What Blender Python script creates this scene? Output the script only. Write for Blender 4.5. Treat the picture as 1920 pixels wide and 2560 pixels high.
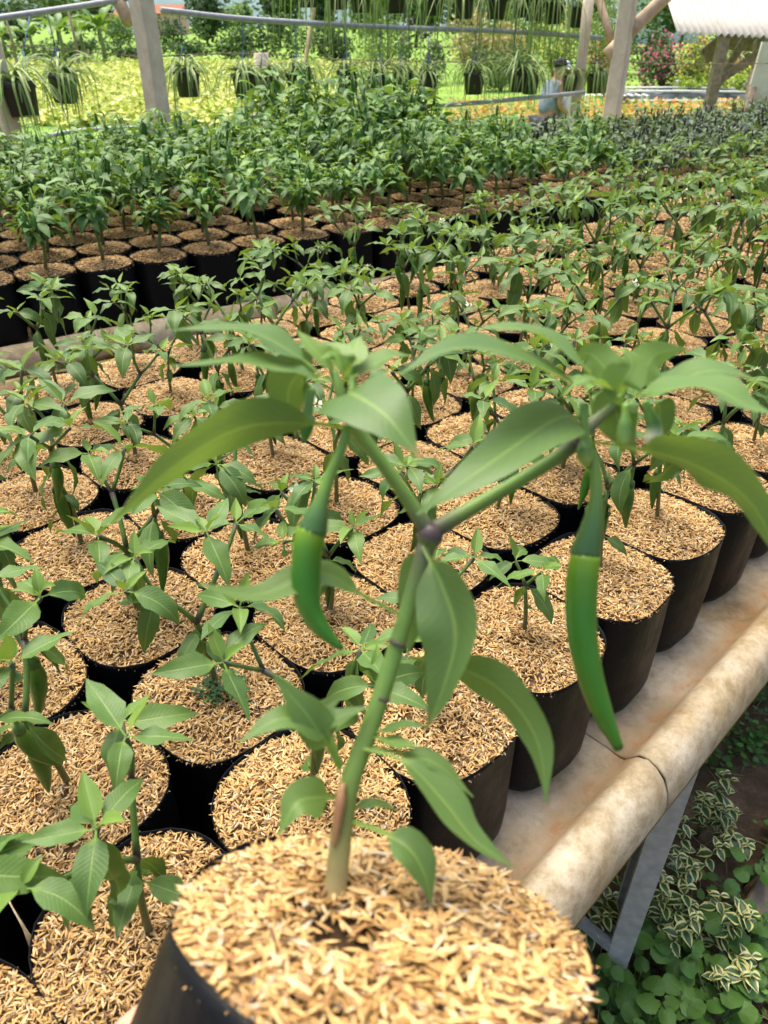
import bpy, math, random
import numpy as np
from mathutils import Vector, Matrix, Quaternion, noise as mnoise

R = math.radians
for o in list(bpy.data.objects):
    bpy.data.objects.remove(o)
sc = bpy.context.scene
COL = sc.collection

# ------------------------------------------------------------------ camera, light
FPX = 1849.0                              # focal length in photo pixels (1920 x 2560)
HC = 1.55                                 # camera height above the ground
TH = math.atan((1280 - 60) / FPX)         # downward pitch
SN, CS = math.sin(TH), math.cos(TH)
cam_d = bpy.data.cameras.new('camera')
cam = bpy.data.objects.new('camera', cam_d)
COL.objects.link(cam)
cam.location = (0, 0, HC)
cam.rotation_euler = (math.pi / 2 - TH, 0, 0)
cam_d.sensor_fit = 'VERTICAL'
cam_d.sensor_height = 36.0
cam_d.lens = FPX / 2560 * 36
cam_d.clip_start = 0.02
cam_d.clip_end = 3000
cam_d.dof.use_dof = True
cam_d.dof.focus_distance = 0.95
cam_d.dof.aperture_fstop = 10.5
sc.camera = cam

SUN_EL, SUN_AZ = R(70), R(-35)            # azimuth from +Y towards +X
world = bpy.data.worlds.new('World')
sc.world = world
world.use_nodes = True
wn = world.node_tree
wn.nodes.clear()
sky = wn.nodes.new('ShaderNodeTexSky')
sky.sky_type = 'NISHITA'
sky.sun_disc = False
sky.sun_elevation = SUN_EL
sky.sun_rotation = SUN_AZ
sky.air_density = 1.0
sky.dust_density = 6.0
sky.ozone_density = 1.0
bg = wn.nodes.new('ShaderNodeBackground')
bg.inputs['Strength'].default_value = 0.15
wo = wn.nodes.new('ShaderNodeOutputWorld')
wn.links.new(sky.outputs[0], bg.inputs[0])
wn.links.new(bg.outputs[0], wo.inputs[0])
sun_d = bpy.data.lights.new('sun', 'SUN')
sun_d.energy = 2.5
sun_d.angle = R(40)
sun_d.color = (1.0, 0.93, 0.80)
sun = bpy.data.objects.new('sun', sun_d)
COL.objects.link(sun)
sdir = Vector((math.sin(SUN_AZ) * math.cos(SUN_EL), math.cos(SUN_AZ) * math.cos(SUN_EL), math.sin(SUN_EL)))
sun.rotation_euler = sdir.to_track_quat('Z', 'Y').to_euler()
sun.location = sdir * 30
vs = sc.view_settings
vs.view_transform = 'Standard'
vs.look = 'None'
vs.exposure = 1.05
vs.gamma = 1.0
vs.use_curve_mapping = False
try:
    sc.cycles.use_denoising = True
    sc.cycles.max_bounces = 6
    sc.cycles.diffuse_bounces = 3
    sc.cycles.glossy_bounces = 2
    sc.cycles.transmission_bounces = 3
    sc.cycles.caustics_reflective = False
    sc.cycles.caustics_refractive = False
except Exception:
    pass

K = 1920 / 1659.0                         # coordinates read off the 1659 px wide view of the photo
C_RT, C_UP, C_FW = Vector((1, 0, 0)), Vector((0, SN, CS)), Vector((0, CS, -SN))


def W(x, y, z):
    """photo pixel (1920 x 2560) at depth z along the optical axis -> world"""
    return Vector((0, 0, HC)) + z * ((x - 960) / FPX * C_RT - (y - 1280) / FPX * C_UP + C_FW)


def V(x, y, z):
    return W(x * K, y * K, z)


def CV(x, y, z):
    """camera-frame direction -> world"""
    return x * C_RT + y * C_UP - z * C_FW


def on_plane(x, y, h):
    v = (y - 1280) / FPX
    d = h / (SN + v * CS)
    return Vector(((x - 960) / FPX * d, (CS - v * SN) * d, HC - h)), d


# ------------------------------------------------------------------ materials
def nmat(name):
    m = bpy.data.materials.new(name)
    m.use_nodes = True
    t = m.node_tree
    t.nodes.clear()
    out = t.nodes.new('ShaderNodeOutputMaterial')
    b = t.nodes.new('ShaderNodeBsdfPrincipled')
    t.links.new(b.outputs[0], out.inputs[0])
    return m, t, b, out


def N(t, kind, **kw):
    n = t.nodes.new(kind)
    for k, v in kw.items():
        if k.startswith('_'):
            n.inputs[k[1:]].default_value = v
        else:
            setattr(n, k, v)
    return n


def ramp(t, fac, stops):
    n = t.nodes.new('ShaderNodeValToRGB')
    e = n.color_ramp.elements
    while len(e) < len(stops):
        e.new(0.5)
    for i, (p, c) in enumerate(stops):
        e[i].position = p
        e[i].color = (*c, 1)
    if fac is not None:
        t.links.new(fac, n.inputs[0])
    return n


def math_n(t, op, a, b=None, c=None):
    n = t.nodes.new('ShaderNodeMath')
    n.operation = op
    for i, x in enumerate((a, b, c)):
        if x is None:
            continue
        if isinstance(x, (int, float)):
            n.inputs[i].default_value = x
        else:
            t.links.new(x, n.inputs[i])
    return n.outputs[0]


def mixc(t, fac, a, b, mode='MIX'):
    n = t.nodes.new('ShaderNodeMix')
    n.data_type = 'RGBA'
    n.blend_type = mode
    for sock, x in ((n.inputs[0], fac), (n.inputs[6], a), (n.inputs[7], b)):
        if isinstance(x, (int, float)):
            sock.default_value = x
        elif isinstance(x, tuple):
            sock.default_value = (*x, 1)
        else:
            t.links.new(x, sock)
    return n.outputs[2]


def bump(t, b, h, strength=0.3, dist=0.01):
    n = t.nodes.new('ShaderNodeBump')
    n.inputs['Strength'].default_value = strength
    n.inputs['Distance'].default_value = dist
    t.links.new(h, n.inputs['Height'])
    t.links.new(n.outputs[0], b.inputs['Normal'])
    return n


def noise_n(t, scale, detail=4, rough=0.6, coord='Object'):
    tc = t.nodes.new('ShaderNodeTexCoord')
    n = t.nodes.new('ShaderNodeTexNoise')
    n.inputs['Scale'].default_value = scale
    n.inputs['Detail'].default_value = detail
    n.inputs['Roughness'].default_value = rough
    t.links.new(tc.outputs[coord], n.inputs['Vector'])
    return n.outputs['Fac']


def simple(name, c1, c2, scale=20, rough=0.7, bs=0.3, bd=0.005, spec=0.3, metal=0.0, coord='Object'):
    m, t, b, o = nmat(name)
    f = noise_n(t, scale, coord=coord)
    r = ramp(t, f, [(0.3, c1), (0.7, c2)])
    t.links.new(r.outputs[0], b.inputs['Base Color'])
    b.inputs['Roughness'].default_value = rough
    b.inputs['Specular IOR Level'].default_value = spec
    b.inputs['Metallic'].default_value = metal
    if bs:
        bump(t, b, f, bs, bd)
    return m


def leaf_mat(name, dark, mid, young, trans=0.24, rough=0.46, vein=(0.30, 0.42, 0.14), veinamt=0.4, vstr=0.3):
    m, t, b, out = nmat(name)
    uv = t.nodes.new('ShaderNodeUVMap')
    uv.uv_map = 'UVMap'
    sp = t.nodes.new('ShaderNodeSeparateXYZ')
    t.links.new(uv.outputs[0], sp.inputs[0])
    au = math_n(t, 'ABSOLUTE', math_n(t, 'SUBTRACT', sp.outputs[0], 0.5))
    mr = t.nodes.new('ShaderNodeMapRange')
    mr.inputs[1].default_value = 0.012
    mr.inputs[2].default_value = 0.045
    mr.inputs[3].default_value = 1
    mr.inputs[4].default_value = 0
    t.links.new(au, mr.inputs[0])
    # side veins
    ph = math_n(t, 'MULTIPLY', math_n(t, 'SUBTRACT', sp.outputs[1], math_n(t, 'MULTIPLY', au, 0.38)), 46.0)
    sv = math_n(t, 'POWER', math_n(t, 'ABSOLUTE', math_n(t, 'COSINE', ph)), 14.0)
    oi = t.nodes.new('ShaderNodeObjectInfo')
    at = N(t, 'ShaderNodeAttribute', attribute_name='tint')
    sa = t.nodes.new('ShaderNodeSeparateColor')
    t.links.new(at.outputs['Color'], sa.inputs[0])
    nz = noise_n(t, 2.2, 5, 0.65)
    base = ramp(t, math_n(t, 'ADD', math_n(t, 'MULTIPLY', nz, 0.55), math_n(t, 'MULTIPLY', oi.outputs['Random'], 0.45)),
                [(0.25, dark), (0.75, mid)])
    c = mixc(t, sa.outputs[0], base.outputs[0], young)
    c = mixc(t, math_n(t, 'MULTIPLY', mr.outputs[0], veinamt), c, vein)
    c = mixc(t, math_n(t, 'MULTIPLY', sv, 0.07), c, vein)
    # second attribute channel: dry brown tip / edge
    c = mixc(t, sa.outputs[1], c, (0.36, 0.20, 0.08))
    t.links.new(c, b.inputs['Base Color'])
    b.inputs['Roughness'].default_value = rough
    b.inputs['Specular IOR Level'].default_value = 0.30
    hgt = math_n(t, 'SUBTRACT', math_n(t, 'MULTIPLY', nz, 0.8), math_n(t, 'ADD', math_n(t, 'MULTIPLY', sv, 0.28), mr.outputs[0]))
    bn = bump(t, b, hgt, vstr, 0.0012)
    tr = t.nodes.new('ShaderNodeBsdfTranslucent')
    tcol = mixc(t, 0.55, c, (0.30, 0.44, 0.03))
    t.links.new(tcol, tr.inputs[0])
    t.links.new(bn.outputs[0], tr.inputs['Normal'])
    mx = t.nodes.new('ShaderNodeMixShader')
    mx.inputs[0].default_value = trans
    t.links.new(b.outputs[0], mx.inputs[1])
    t.links.new(tr.outputs[0], mx.inputs[2])
    t.links.new(mx.outputs[0], out.inputs[0])
    return m


def attr_mat(name, rough=0.7, spec=0.3, mulrand=0.0, nscale=60, bs=0.2, bd=0.002, trans=0.0):
    """colour straight from the mesh's own 'tint' colours, with a little grain"""
    m, t, b, out = nmat(name)
    at = N(t, 'ShaderNodeAttribute', attribute_name='tint')
    nz = noise_n(t, nscale, 3)
    hs = t.nodes.new('ShaderNodeHueSaturation')
    t.links.new(at.outputs['Color'], hs.inputs['Color'])
    val = math_n(t, 'ADD', 0.75, math_n(t, 'MULTIPLY', nz, 0.5))
    if mulrand:
        oi = t.nodes.new('ShaderNodeObjectInfo')
        val = math_n(t, 'MULTIPLY', val, math_n(t, 'ADD', 1 - mulrand / 2, math_n(t, 'MULTIPLY', oi.outputs['Random'], mulrand)))
    t.links.new(val, hs.inputs['Value'])
    t.links.new(hs.outputs[0], b.inputs['Base Color'])
    b.inputs['Roughness'].default_value = rough
    b.inputs['Specular IOR Level'].default_value = spec
    if bs:
        bump(t, b, nz, bs, bd)
    if trans:
        tr = t.nodes.new('ShaderNodeBsdfTranslucent')
        t.links.new(hs.outputs[0], tr.inputs[0])
        mx = t.nodes.new('ShaderNodeMixShader')
        mx.inputs[0].default_value = trans
        t.links.new(b.outputs[0], mx.inputs[1])
        t.links.new(tr.outputs[0], mx.inputs[2])
        t.links.new(mx.outputs[0], out.inputs[0])
    return m


M = {}
M['leaf'] = leaf_mat('chili_leaf', (0.036, 0.090, 0.024), (0.078, 0.158, 0.040), (0.21, 0.34, 0.055))
M['leaf_far'] = leaf_mat('bushy_chili_leaf', (0.030, 0.095, 0.022), (0.080, 0.19, 0.045), (0.19, 0.34, 0.06), trans=0.28, vstr=0.2)
M['leaf_dark'] = leaf_mat('purple_chili_leaf', (0.022, 0.045, 0.022), (0.055, 0.095, 0.04), (0.10, 0.15, 0.06), trans=0.12, vein=(0.1, 0.12, 0.08))
M['leaf_fg'] = leaf_mat('held_chili_leaf', (0.075, 0.155, 0.050), (0.115, 0.215, 0.065), (0.24, 0.39, 0.07), trans=0.36, rough=0.42, vein=(0.26, 0.40, 0.10), veinamt=0.6, vstr=0.15)
M['stem'] = attr_mat('chili_stem', 0.5, 0.35)
M['fruit'] = attr_mat('chili_fruit', 0.32, 0.4, nscale=25, bs=0.12, bd=0.001)
M['petal'] = attr_mat('petal', 0.6, 0.2, trans=0.2)
M['husk'] = attr_mat('rice_husk', 0.55, 0.35, mulrand=0.18, nscale=350, bs=0.0)
M['soil'] = simple('potting_soil', (0.045, 0.026, 0.013), (0.15, 0.085, 0.038), 90, 0.95, 0.6, 0.004, 0.1)
M['soil_dark'] = simple('damp_soil', (0.030, 0.019, 0.011), (0.085, 0.052, 0.028), 120, 0.95, 0.8, 0.004, 0.1)


def bag_material():
    m, t, b, o = nmat('black_polythene')
    tc = t.nodes.new('ShaderNodeTexCoord')
    mp = t.nodes.new('ShaderNodeMapping')
    mp.inputs['Scale'].default_value = (1, 1, 0.16)
    t.links.new(tc.outputs['Object'], mp.inputs[0])
    oi = t.nodes.new('ShaderNodeObjectInfo')
    n1 = t.nodes.new('ShaderNodeTexNoise')
    n1.noise_dimensions = '4D'
    n1.inputs['Scale'].default_value = 17
    n1.inputs['Detail'].default_value = 5
    t.links.new(mp.outputs[0], n1.inputs['Vector'])
    t.links.new(math_n(t, 'MULTIPLY', oi.outputs['Random'], 20.0), n1.inputs['W'])
    n2 = t.nodes.new('ShaderNodeTexNoise')
    n2.noise_dimensions = '4D'
    n2.inputs['Scale'].default_value = 24
    n2.inputs['Detail'].default_value = 7
    n2.inputs['Roughness'].default_value = 0.72
    t.links.new(tc.outputs['Object'], n2.inputs['Vector'])
    t.links.new(math_n(t, 'MULTIPLY', oi.outputs['Random'], 31.0), n2.inputs['W'])
    dust = ramp(t, n2.outputs['Fac'], [(0.56, (0, 0, 0)), (0.80, (1, 1, 1))])
    c = mixc(t, math_n(t, 'MULTIPLY', dust.outputs[0], 0.07), (0.0035, 0.0042, 0.0055), (0.075, 0.068, 0.060))
    t.links.new(c, b.inputs['Base Color'])
    rr = ramp(t, n2.outputs['Fac'], [(0.3, (0.36,) * 3), (0.7, (0.58,) * 3)])
    t.links.new(rr.outputs[0], b.inputs['Roughness'])
    b.inputs['Specular IOR Level'].default_value = 0.15
    bump(t, b, math_n(t, 'ADD', n1.outputs['Fac'], math_n(t, 'MULTIPLY', n2.outputs['Fac'], 0.3)), 0.5, 0.008)
    return m


M['bag'] = bag_material()


def sheet_material():
    m, t, b, o = nmat('stained_cement_sheet')
    n1 = noise_n(t, 5.5, 8, 0.68)
    n2 = noise_n(t, 34, 6, 0.75)
    n3 = noise_n(t, 160, 4, 0.7)
    c = ramp(t, n1, [(0.30, (0.31, 0.205, 0.095)), (0.42, (0.47, 0.365, 0.215)), (0.55, (0.56, 0.475, 0.335)), (0.74, (0.72, 0.665, 0.55))]).outputs[0]
    g = ramp(t, n2, [(0.34, (0.46, 0.40, 0.27)), (0.60, (1, 1, 1))])
    c = mixc(t, 0.75, c, g.outputs[0], 'MULTIPLY')
    sp = ramp(t, n3, [(0.26, (0.25, 0.19, 0.12)), (0.34, (1, 1, 1))])
    c = mixc(t, 0.35, c, sp.outputs[0], 'MULTIPLY')
    at = N(t, 'ShaderNodeAttribute', attribute_name='tint')
    sa = t.nodes.new('ShaderNodeSeparateColor')
    t.links.new(at.outputs['Color'], sa.inputs[0])
    rs = ramp(t, n2, [(0.38, (0, 0, 0)), (0.62, (0.8, 0.8, 0.8))])
    c = mixc(t, math_n(t, 'MULTIPLY', sa.outputs[0], rs.outputs[0]), c, (0.33, 0.16, 0.055))
    t.links.new(c, b.inputs['Base Color'])
    b.inputs['Roughness'].default_value = 0.75
    b.inputs['Specular IOR Level'].default_value = 0.25
    bump(t, b, math_n(t, 'ADD', n2, math_n(t, 'MULTIPLY', n3, 0.5)), 0.35, 0.003)
    return m


M['sheet'] = sheet_material()
M['galv'] = simple('galvanised_steel', (0.34, 0.35, 0.33), (0.52, 0.53, 0.50), 45, 0.5, 0.25, 0.002, 0.5, 0.1)
M['galv_bright'] = simple('bright_galvanised', (0.62, 0.65, 0.68), (0.80, 0.82, 0.84), 60, 0.3, 0.1, 0.001, 0.5, 0.6)
M['concrete'] = simple('concrete_post', (0.46, 0.39, 0.29), (0.64, 0.56, 0.44), 14, 0.9, 0.4, 0.006, 0.2)
M['pipe'] = simple('grey_pipe', (0.23, 0.25, 0.27), (0.34, 0.36, 0.38), 30, 0.45, 0.05, 0.001, 0.4)
M['planter'] = simple('black_planter', (0.012, 0.013, 0.015), (0.028, 0.028, 0.03), 60, 0.55, 0.15, 0.002, 0.4)
M['string'] = simple('blue_string', (0.04, 0.09, 0.17), (0.08, 0.15, 0.25), 80, 0.7, 0, 0, 0.2)
M['ribbon'] = attr_mat('hanging_leaf', 0.45, 0.4, nscale=30, bs=0.0, trans=0.25)
M['wood'] = simple('weathered_wood', (0.16, 0.12, 0.085), (0.34, 0.27, 0.20), 22, 0.85, 0.5, 0.006, 0.2)
M['log'] = simple('peeled_log', (0.33, 0.235, 0.14), (0.56, 0.44, 0.30), 16, 0.75, 0.4, 0.006, 0.2)
M['roof'] = simple('corrugated_white_sheet', (0.36, 0.34, 0.295), (0.46, 0.44, 0.385), 7, 0.7, 0.15, 0.003, 0.3)
M['panel'] = simple('pale_panel', (0.50, 0.46, 0.38), (0.66, 0.63, 0.55), 5, 0.85, 0.1, 0.003, 0.2)
M['wire'] = simple('rusty_wire', (0.12, 0.075, 0.05), (0.24, 0.19, 0.15), 60, 0.7, 0, 0, 0.3, 0.4)
M['ground'] = simple('ground_soil', (0.050, 0.033, 0.020), (0.155, 0.105, 0.060), 11, 0.95, 0.8, 0.02, 0.1)
M['foliage'] = attr_mat('foliage', 0.6, 0.3, mulrand=0.15, nscale=6, bs=0.0, trans=0.25)
M['plastic_sheet'] = simple('black_pond_liner', (0.015, 0.017, 0.02), (0.20, 0.21, 0.23), 2.2, 0.35, 0.5, 0.08, 0.5)
M['white'] = simple('white_paint', (0.62, 0.62, 0.60), (0.78, 0.78, 0.76), 12, 0.6, 0.05, 0.002, 0.3)
M['skin'] = simple('skin', (0.36, 0.19, 0.115), (0.45, 0.25, 0.155), 14, 0.55, 0.1, 0.002, 0.35)
M['skin_hand'] = simple('hand_skin', (0.50, 0.28, 0.19), (0.60, 0.36, 0.25), 60, 0.5, 0.2, 0.0008, 0.35)
M['shirt'] = simple('blue_grey_shirt', (0.16, 0.20, 0.27), (0.24, 0.28, 0.35), 9, 0.85, 0.3, 0.01, 0.15)
M['shirt_red'] = simple('red_shirt', (0.42, 0.03, 0.04), (0.55, 0.06, 0.06), 9, 0.85, 0.3, 0.01, 0.15)
M['trousers'] = simple('dark_trousers', (0.03, 0.035, 0.05), (0.06, 0.065, 0.08), 9, 0.85, 0.3, 0.01, 0.15)
M['cap'] = simple('black_cap', (0.012, 0.012, 0.014), (0.03, 0.03, 0.032), 20, 0.8, 0.1, 0.003, 0.2)
M['pink_wall'] = simple('pink_house_wall', (0.55, 0.30, 0.28), (0.66, 0.42, 0.38), 3, 0.85, 0.1, 0.01, 0.2)
M['roof_tile'] = simple('roof_tiles', (0.26, 0.10, 0.06), (0.38, 0.17, 0.10), 3, 0.85, 0.3, 0.03, 0.2)
M['pale_wall'] = simple('pale_blue_wall', (0.48, 0.58, 0.68), (0.60, 0.68, 0.76), 3, 0.8, 0.1, 0.01, 0.2)
M['glass'] = simple('dark_pane', (0.03, 0.04, 0.05), (0.06, 0.07, 0.08), 4, 0.15, 0, 0, 0.5)
M['straw'] = attr_mat('dry_straw', 0.8, 0.2, nscale=6, bs=0.0, trans=0.15)

# ------------------------------------------------------------------ mesh helpers
KIND = {}


def tag(o, label=None, cat=None, group=None, kind=None):
    if label:
        o['label'] = label
    if cat:
        o['category'] = cat
    if group:
        o['group'] = group
    if kind:
        o['kind'] = kind
    return o


def empty(name, loc=(0, 0, 0), rz=0.0):
    o = bpy.data.objects.new(name, None)
    o.empty_display_size = 0.05
    o.location = loc
    o.rotation_euler = (0, 0, rz)
    COL.objects.link(o)
    return o


def put(name, me, parent=None, mw=None, mat=None):
    if mat is not None and not me.materials:
        me.materials.append(mat)
    o = bpy.data.objects.new(name, me)
    COL.objects.link(o)
    if parent is not None:
        o.parent = parent
    if mw is not None:
        o.matrix_basis = mw
    return o


class MB:
    """mesh collector: vertices, faces, optional uv per vertex and colour per vertex"""

    def __init__(self):
        self.v, self.f, self.uv, self.c = [], [], [], []

    def add(self, vs, fs, uvs=None, col=None):
        o = len(self.v)
        self.v += [tuple(p) for p in vs]
        self.f += [tuple(i + o for i in q) for q in fs]
        n = len(vs)
        self.uv += list(uvs) if uvs is not None else [(0.5, 0.5)] * n
        if col is None:
            col = (0, 0, 0)
        self.c += list(col) if (isinstance(col, list)) else [tuple(col)] * n
        return o

    def box(self, c, s, m=None, col=None):
        x, y, z = s[0] / 2, s[1] / 2, s[2] / 2
        vs = [Vector((a * x, b * y, d * z)) for d in (-1, 1) for a, b in ((-1, -1), (1, -1), (1, 1), (-1, 1))]
        if m is not None:
            vs = [m @ p for p in vs]
        c = Vector(c)
        self.add([p + c for p in vs], [(3, 2, 1, 0), (4, 5, 6, 7), (0, 1, 5, 4), (1, 2, 6, 5), (2, 3, 7, 6), (3, 0, 4, 7)], col=col)

    def tube(self, pts, rad, seg=8, col=None, cap=True, twist=0.0):
        pts = [Vector(p) for p in pts]
        n = len(pts)
        if isinstance(rad, (int, float)):
            rad = [rad] * n
        ref = None
        rings, cols = [], []
        for i, p in enumerate(pts):
            t = (pts[min(i + 1, n - 1)] - pts[max(i - 1, 0)])
            t = t.normalized() if t.length > 1e-9 else Vector((0, 0, 1))
            if ref is None:
                ref = t.orthogonal().normalized()
            ref = (ref - t * ref.dot(t))
            ref = ref.normalized() if ref.length > 1e-6 else t.orthogonal().normalized()
            b = t.cross(ref)
            for k in range(seg):
                a = 2 * math.pi * k / seg + twist
                rings.append(p + rad[i] * (math.cos(a) * ref + math.sin(a) * b))
                cc = col[i] if isinstance(col, list) else col
                cols.append(cc if cc is not None else (0, 0, 0))
        fs = []
        for i in range(n - 1):
            for k in range(seg):
                k2 = (k + 1) % seg
                fs.append((i * seg + k, i * seg + k2, (i + 1) * seg + k2, (i + 1) * seg + k))
        if cap:
            fs.append(tuple(range(seg - 1, -1, -1)))
            fs.append(tuple((n - 1) * seg + k for k in range(seg)))
        self.add(rings, fs, col=cols)

    def mesh(self, name, mat=None, smooth=True, color=True):
        me = bpy.data.meshes.new(name)
        me.from_pydata(self.v, [], self.f)
        if smooth:
            me.polygons.foreach_set('use_smooth', [True] * len(me.polygons))
        uvl = me.uv_layers.new(name='UVMap')
        li = np.empty(len(me.loops), dtype=np.int32)
        me.loops.foreach_get('vertex_index', li)
        uva = np.array(self.uv, dtype=np.float32)[li]
        uvl.data.foreach_set('uv', uva.ravel())
        if color:
            ca = me.color_attributes.new('tint', 'FLOAT_COLOR', 'POINT')
            cc = np.ones((len(self.v), 4), dtype=np.float32)
            cc[:, :3] = np.array(self.c, dtype=np.float32)
            ca.data.foreach_set('color', cc.ravel())
        if mat is not None:
            me.materials.append(mat)
        me.update()
        return me


def quick_mesh(name, vs, fs, col, mat, smooth=False):
    """large numpy meshes: verts (n,3), faces (m,k), colour (n,3)"""
    me = bpy.data.meshes.new(name)
    m, k = fs.shape
    me.vertices.add(len(vs))
    me.vertices.foreach_set('co', vs.astype(np.float32).ravel())
    me.loops.add(m * k)
    me.loops.foreach_set('vertex_index', fs.astype(np.int32).ravel())
    me.polygons.add(m)
    me.polygons.foreach_set('loop_start', (np.arange(m) * k).astype(np.int32))
    if smooth:
        me.polygons.foreach_set('use_smooth', [True] * m)
    ca = me.color_attributes.new('tint', 'FLOAT_COLOR', 'POINT')
    cc = np.ones((len(vs), 4), dtype=np.float32)
    cc[:, :3] = col
    ca.data.foreach_set('color', cc.ravel())
    me.materials.append(mat)
    me.update(calc_edges=True)
    me.validate()
    return me


def catmull(pts, n):
    pts = [Vector(p) for p in pts]
    if len(pts) == 2:
        return [pts[0].lerp(pts[1], i / (n - 1)) for i in range(n)]
    P = [2 * pts[0] - pts[1]] + pts + [2 * pts[-1] - pts[-2]]
    out = []
    m = len(pts) - 1
    for i in range(n):
        t = i / (n - 1) * m
        k = min(int(t), m - 1)
        t -= k
        a, b, c, d = P[k:k + 4]
        out.append(0.5 * ((2 * b) + (c - a) * t + (2 * a - 5 * b + 4 * c - d) * t * t + (3 * b - a - 3 * c + d) * t ** 3))
    return out


def blade_w(t, a=0.56, b=1.22):
    t = min(max(t, 0.0), 1.0)
    pk = a / (a + b)
    return (t ** a) * ((1 - t) ** b) / (pk ** a * (1 - pk) ** b)


def leaf_into(mb, path, width, normals, pet=0.2, nl=8, na=4, fold=0.25, wave=0.0, tint=0.0, brown=0.0, petw=0.0016, rng=random, curl=0.0):
    """a leaf along a 3-D path (petiole first), its face turned to the given normal"""
    pts = catmull(path, nl + 1)
    vs, uvs, cols, fs = [], [], [], []
    ph = rng.uniform(0, 6.28)
    for i, p in enumerate(pts):
        s = i / nl
        t = (pts[min(i + 1, nl)] - pts[max(i - 1, 0)]).normalized()
        nn = normals if isinstance(normals, Vector) else normals[0].lerp(normals[1], s)
        nn = (nn - t * nn.dot(t)).normalized()
        side = t.cross(nn).normalized()
        if s <= pet:
            w = petw
            bt = 0
        else:
            bt = (s - pet) / (1 - pet)
            w = max(width / 2 * blade_w(bt), 0.0004)
            w = max(w, petw * (1 - bt))
        for j in range(na + 1):
            q = j / na * 2 - 1
            up = fold * abs(q) * w
            if s > pet:
                up += wave * w * math.sin(bt * 13 + ph + (2.0 if q > 0 else 0.0)) * abs(q) ** 2 - curl * w * q * q
            vs.append(p + side * (q * w * (1 - 0.12 * fold)) + nn * up)
            uvs.append((0.5 + q / 2, bt))
            br = brown * max(0.0, (bt - 0.9) * 10) if brown else 0.0
            tt = tint if s > pet else max(tint, 0.55)
            cols.append((tt, br, 0))
    for i in range(nl):
        for j in range(na):
            a = i * (na + 1) + j
            fs.append((a, a + 1, a + na + 2, a + na + 1))
    mb.add(vs, fs, uvs, cols)


def canonical_path(L, droop, n=7, p=1.25, lift=0.0, side=0.0):
    pts = [Vector((0, 0, 0))]
    for i in range(1, n):
        s = i / (n - 1)
        a = lift - droop * s ** p
        w = side * s
        pts.append(pts[-1] + Vector((math.cos(a) * math.cos(w), math.cos(a) * math.sin(w), math.sin(a))) * L / (n - 1))
    return pts


# leaf variants, unit length, root at origin, along +X, face up
LEAF, LEAF_Y = [], []
rg = random.Random(5)
for i in range(9):
    mb = MB()
    dr = [0.35, 0.7, 1.0, 1.3, 0.5, 0.9, 1.15, 0.2, 0.8][i]
    tw = (0.5, -0.6, 0.25, -0.3, 0.75, -0.45, 0.0, 0.55, -0.8)[i]
    leaf_into(mb, canonical_path(1, dr, side=(0.3, -0.4, 0.5, -0.2, 0.1, 0.45, -0.5, -0.1, 0.25)[i]), 0.345 + 0.022 * (i % 4),
              (Vector((0, -0.3 * tw, 1)), Vector((0, tw, 1))), pet=0.17, nl=8, na=4, fold=0.22 + 0.06 * (i % 4), wave=0.22, tint=0.02 + 0.08 * (i % 3), petw=0.014, rng=rg, curl=0.12, brown=(0.5 if i in (2, 6) else 0))
    LEAF.append(mb.mesh('leaf_%d' % i, M['leaf']))
for i in range(4):
    mb = MB()
    leaf_into(mb, canonical_path(1, [0.1, 0.5, -0.2, 0.8][i]), 0.40, Vector((0, 0, 1)), pet=0.14, nl=7, na=4, fold=0.5, wave=0.10,
              tint=0.45 + 0.15 * (i % 3), petw=0.014, rng=rg)
    LEAF_Y.append(mb.mesh('young_leaf_%d' % i, M['leaf']))


def frame(p, az, el, roll=0.0, s=1.0):
    """matrix that sends +X to azimuth az / elevation el, +Z upward"""
    m = Matrix.Rotation(az, 4, 'Z') @ Matrix.Rotation(-el, 4, 'Y') @ Matrix.Rotation(roll, 4, 'X')
    return Matrix.Translation(p) @ m @ Matrix.Scale(s, 4)


# chili fruit, unit length hanging down from the origin
def fruit_mesh(seed, L=1.0, wid=0.085, bend=0.12):
    rr = random.Random(seed)
    mb = MB()
    a = rr.uniform(0, 6.28)
    n = 12
    pts, rad, col = [], [], []
    for i in range(n + 1):
        t = i / n
        off = bend * t * t
        pts.append(Vector((math.cos(a) * off, math.sin(a) * off, -0.30 - 0.70 * t)))
        rad.append(wid * (0.62 + 0.38 * min(1, t * 5)) * (1 - max(0, t - 0.45) / 0.55 * 0.82) * (1 + 0.05 * math.sin(t * 9 + a)))
        g = max(0, 1 - t * 5)
        col.append((0.030 + 0.09 * g, 0.125 + 0.10 * g, 0.012))
    mb.tube([p * L for p in pts], [r * L for r in rad], 9, col)
    me = mb.mesh('chili_fruit_mesh', M['fruit'])
    cb = MB()
    cb.tube([Vector((0, 0, 0)), Vector((0.01, 0, -0.10)), Vector((0, 0, -0.22)), Vector((0, 0, -0.25)), Vector((0, 0, -0.315))],
            [0.022, 0.022, 0.028, wid * 0.7, wid * 0.80], 8, [(0.09, 0.19, 0.035)] * 3 + [(0.045, 0.12, 0.025)] * 2)
    return me, cb.mesh('calyx_mesh', M['fruit'])


FRUITS = [fruit_mesh(k, bend=b) for k, b in ((1, 0.05), (2, 0.14), (3, 0.22))]


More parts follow.
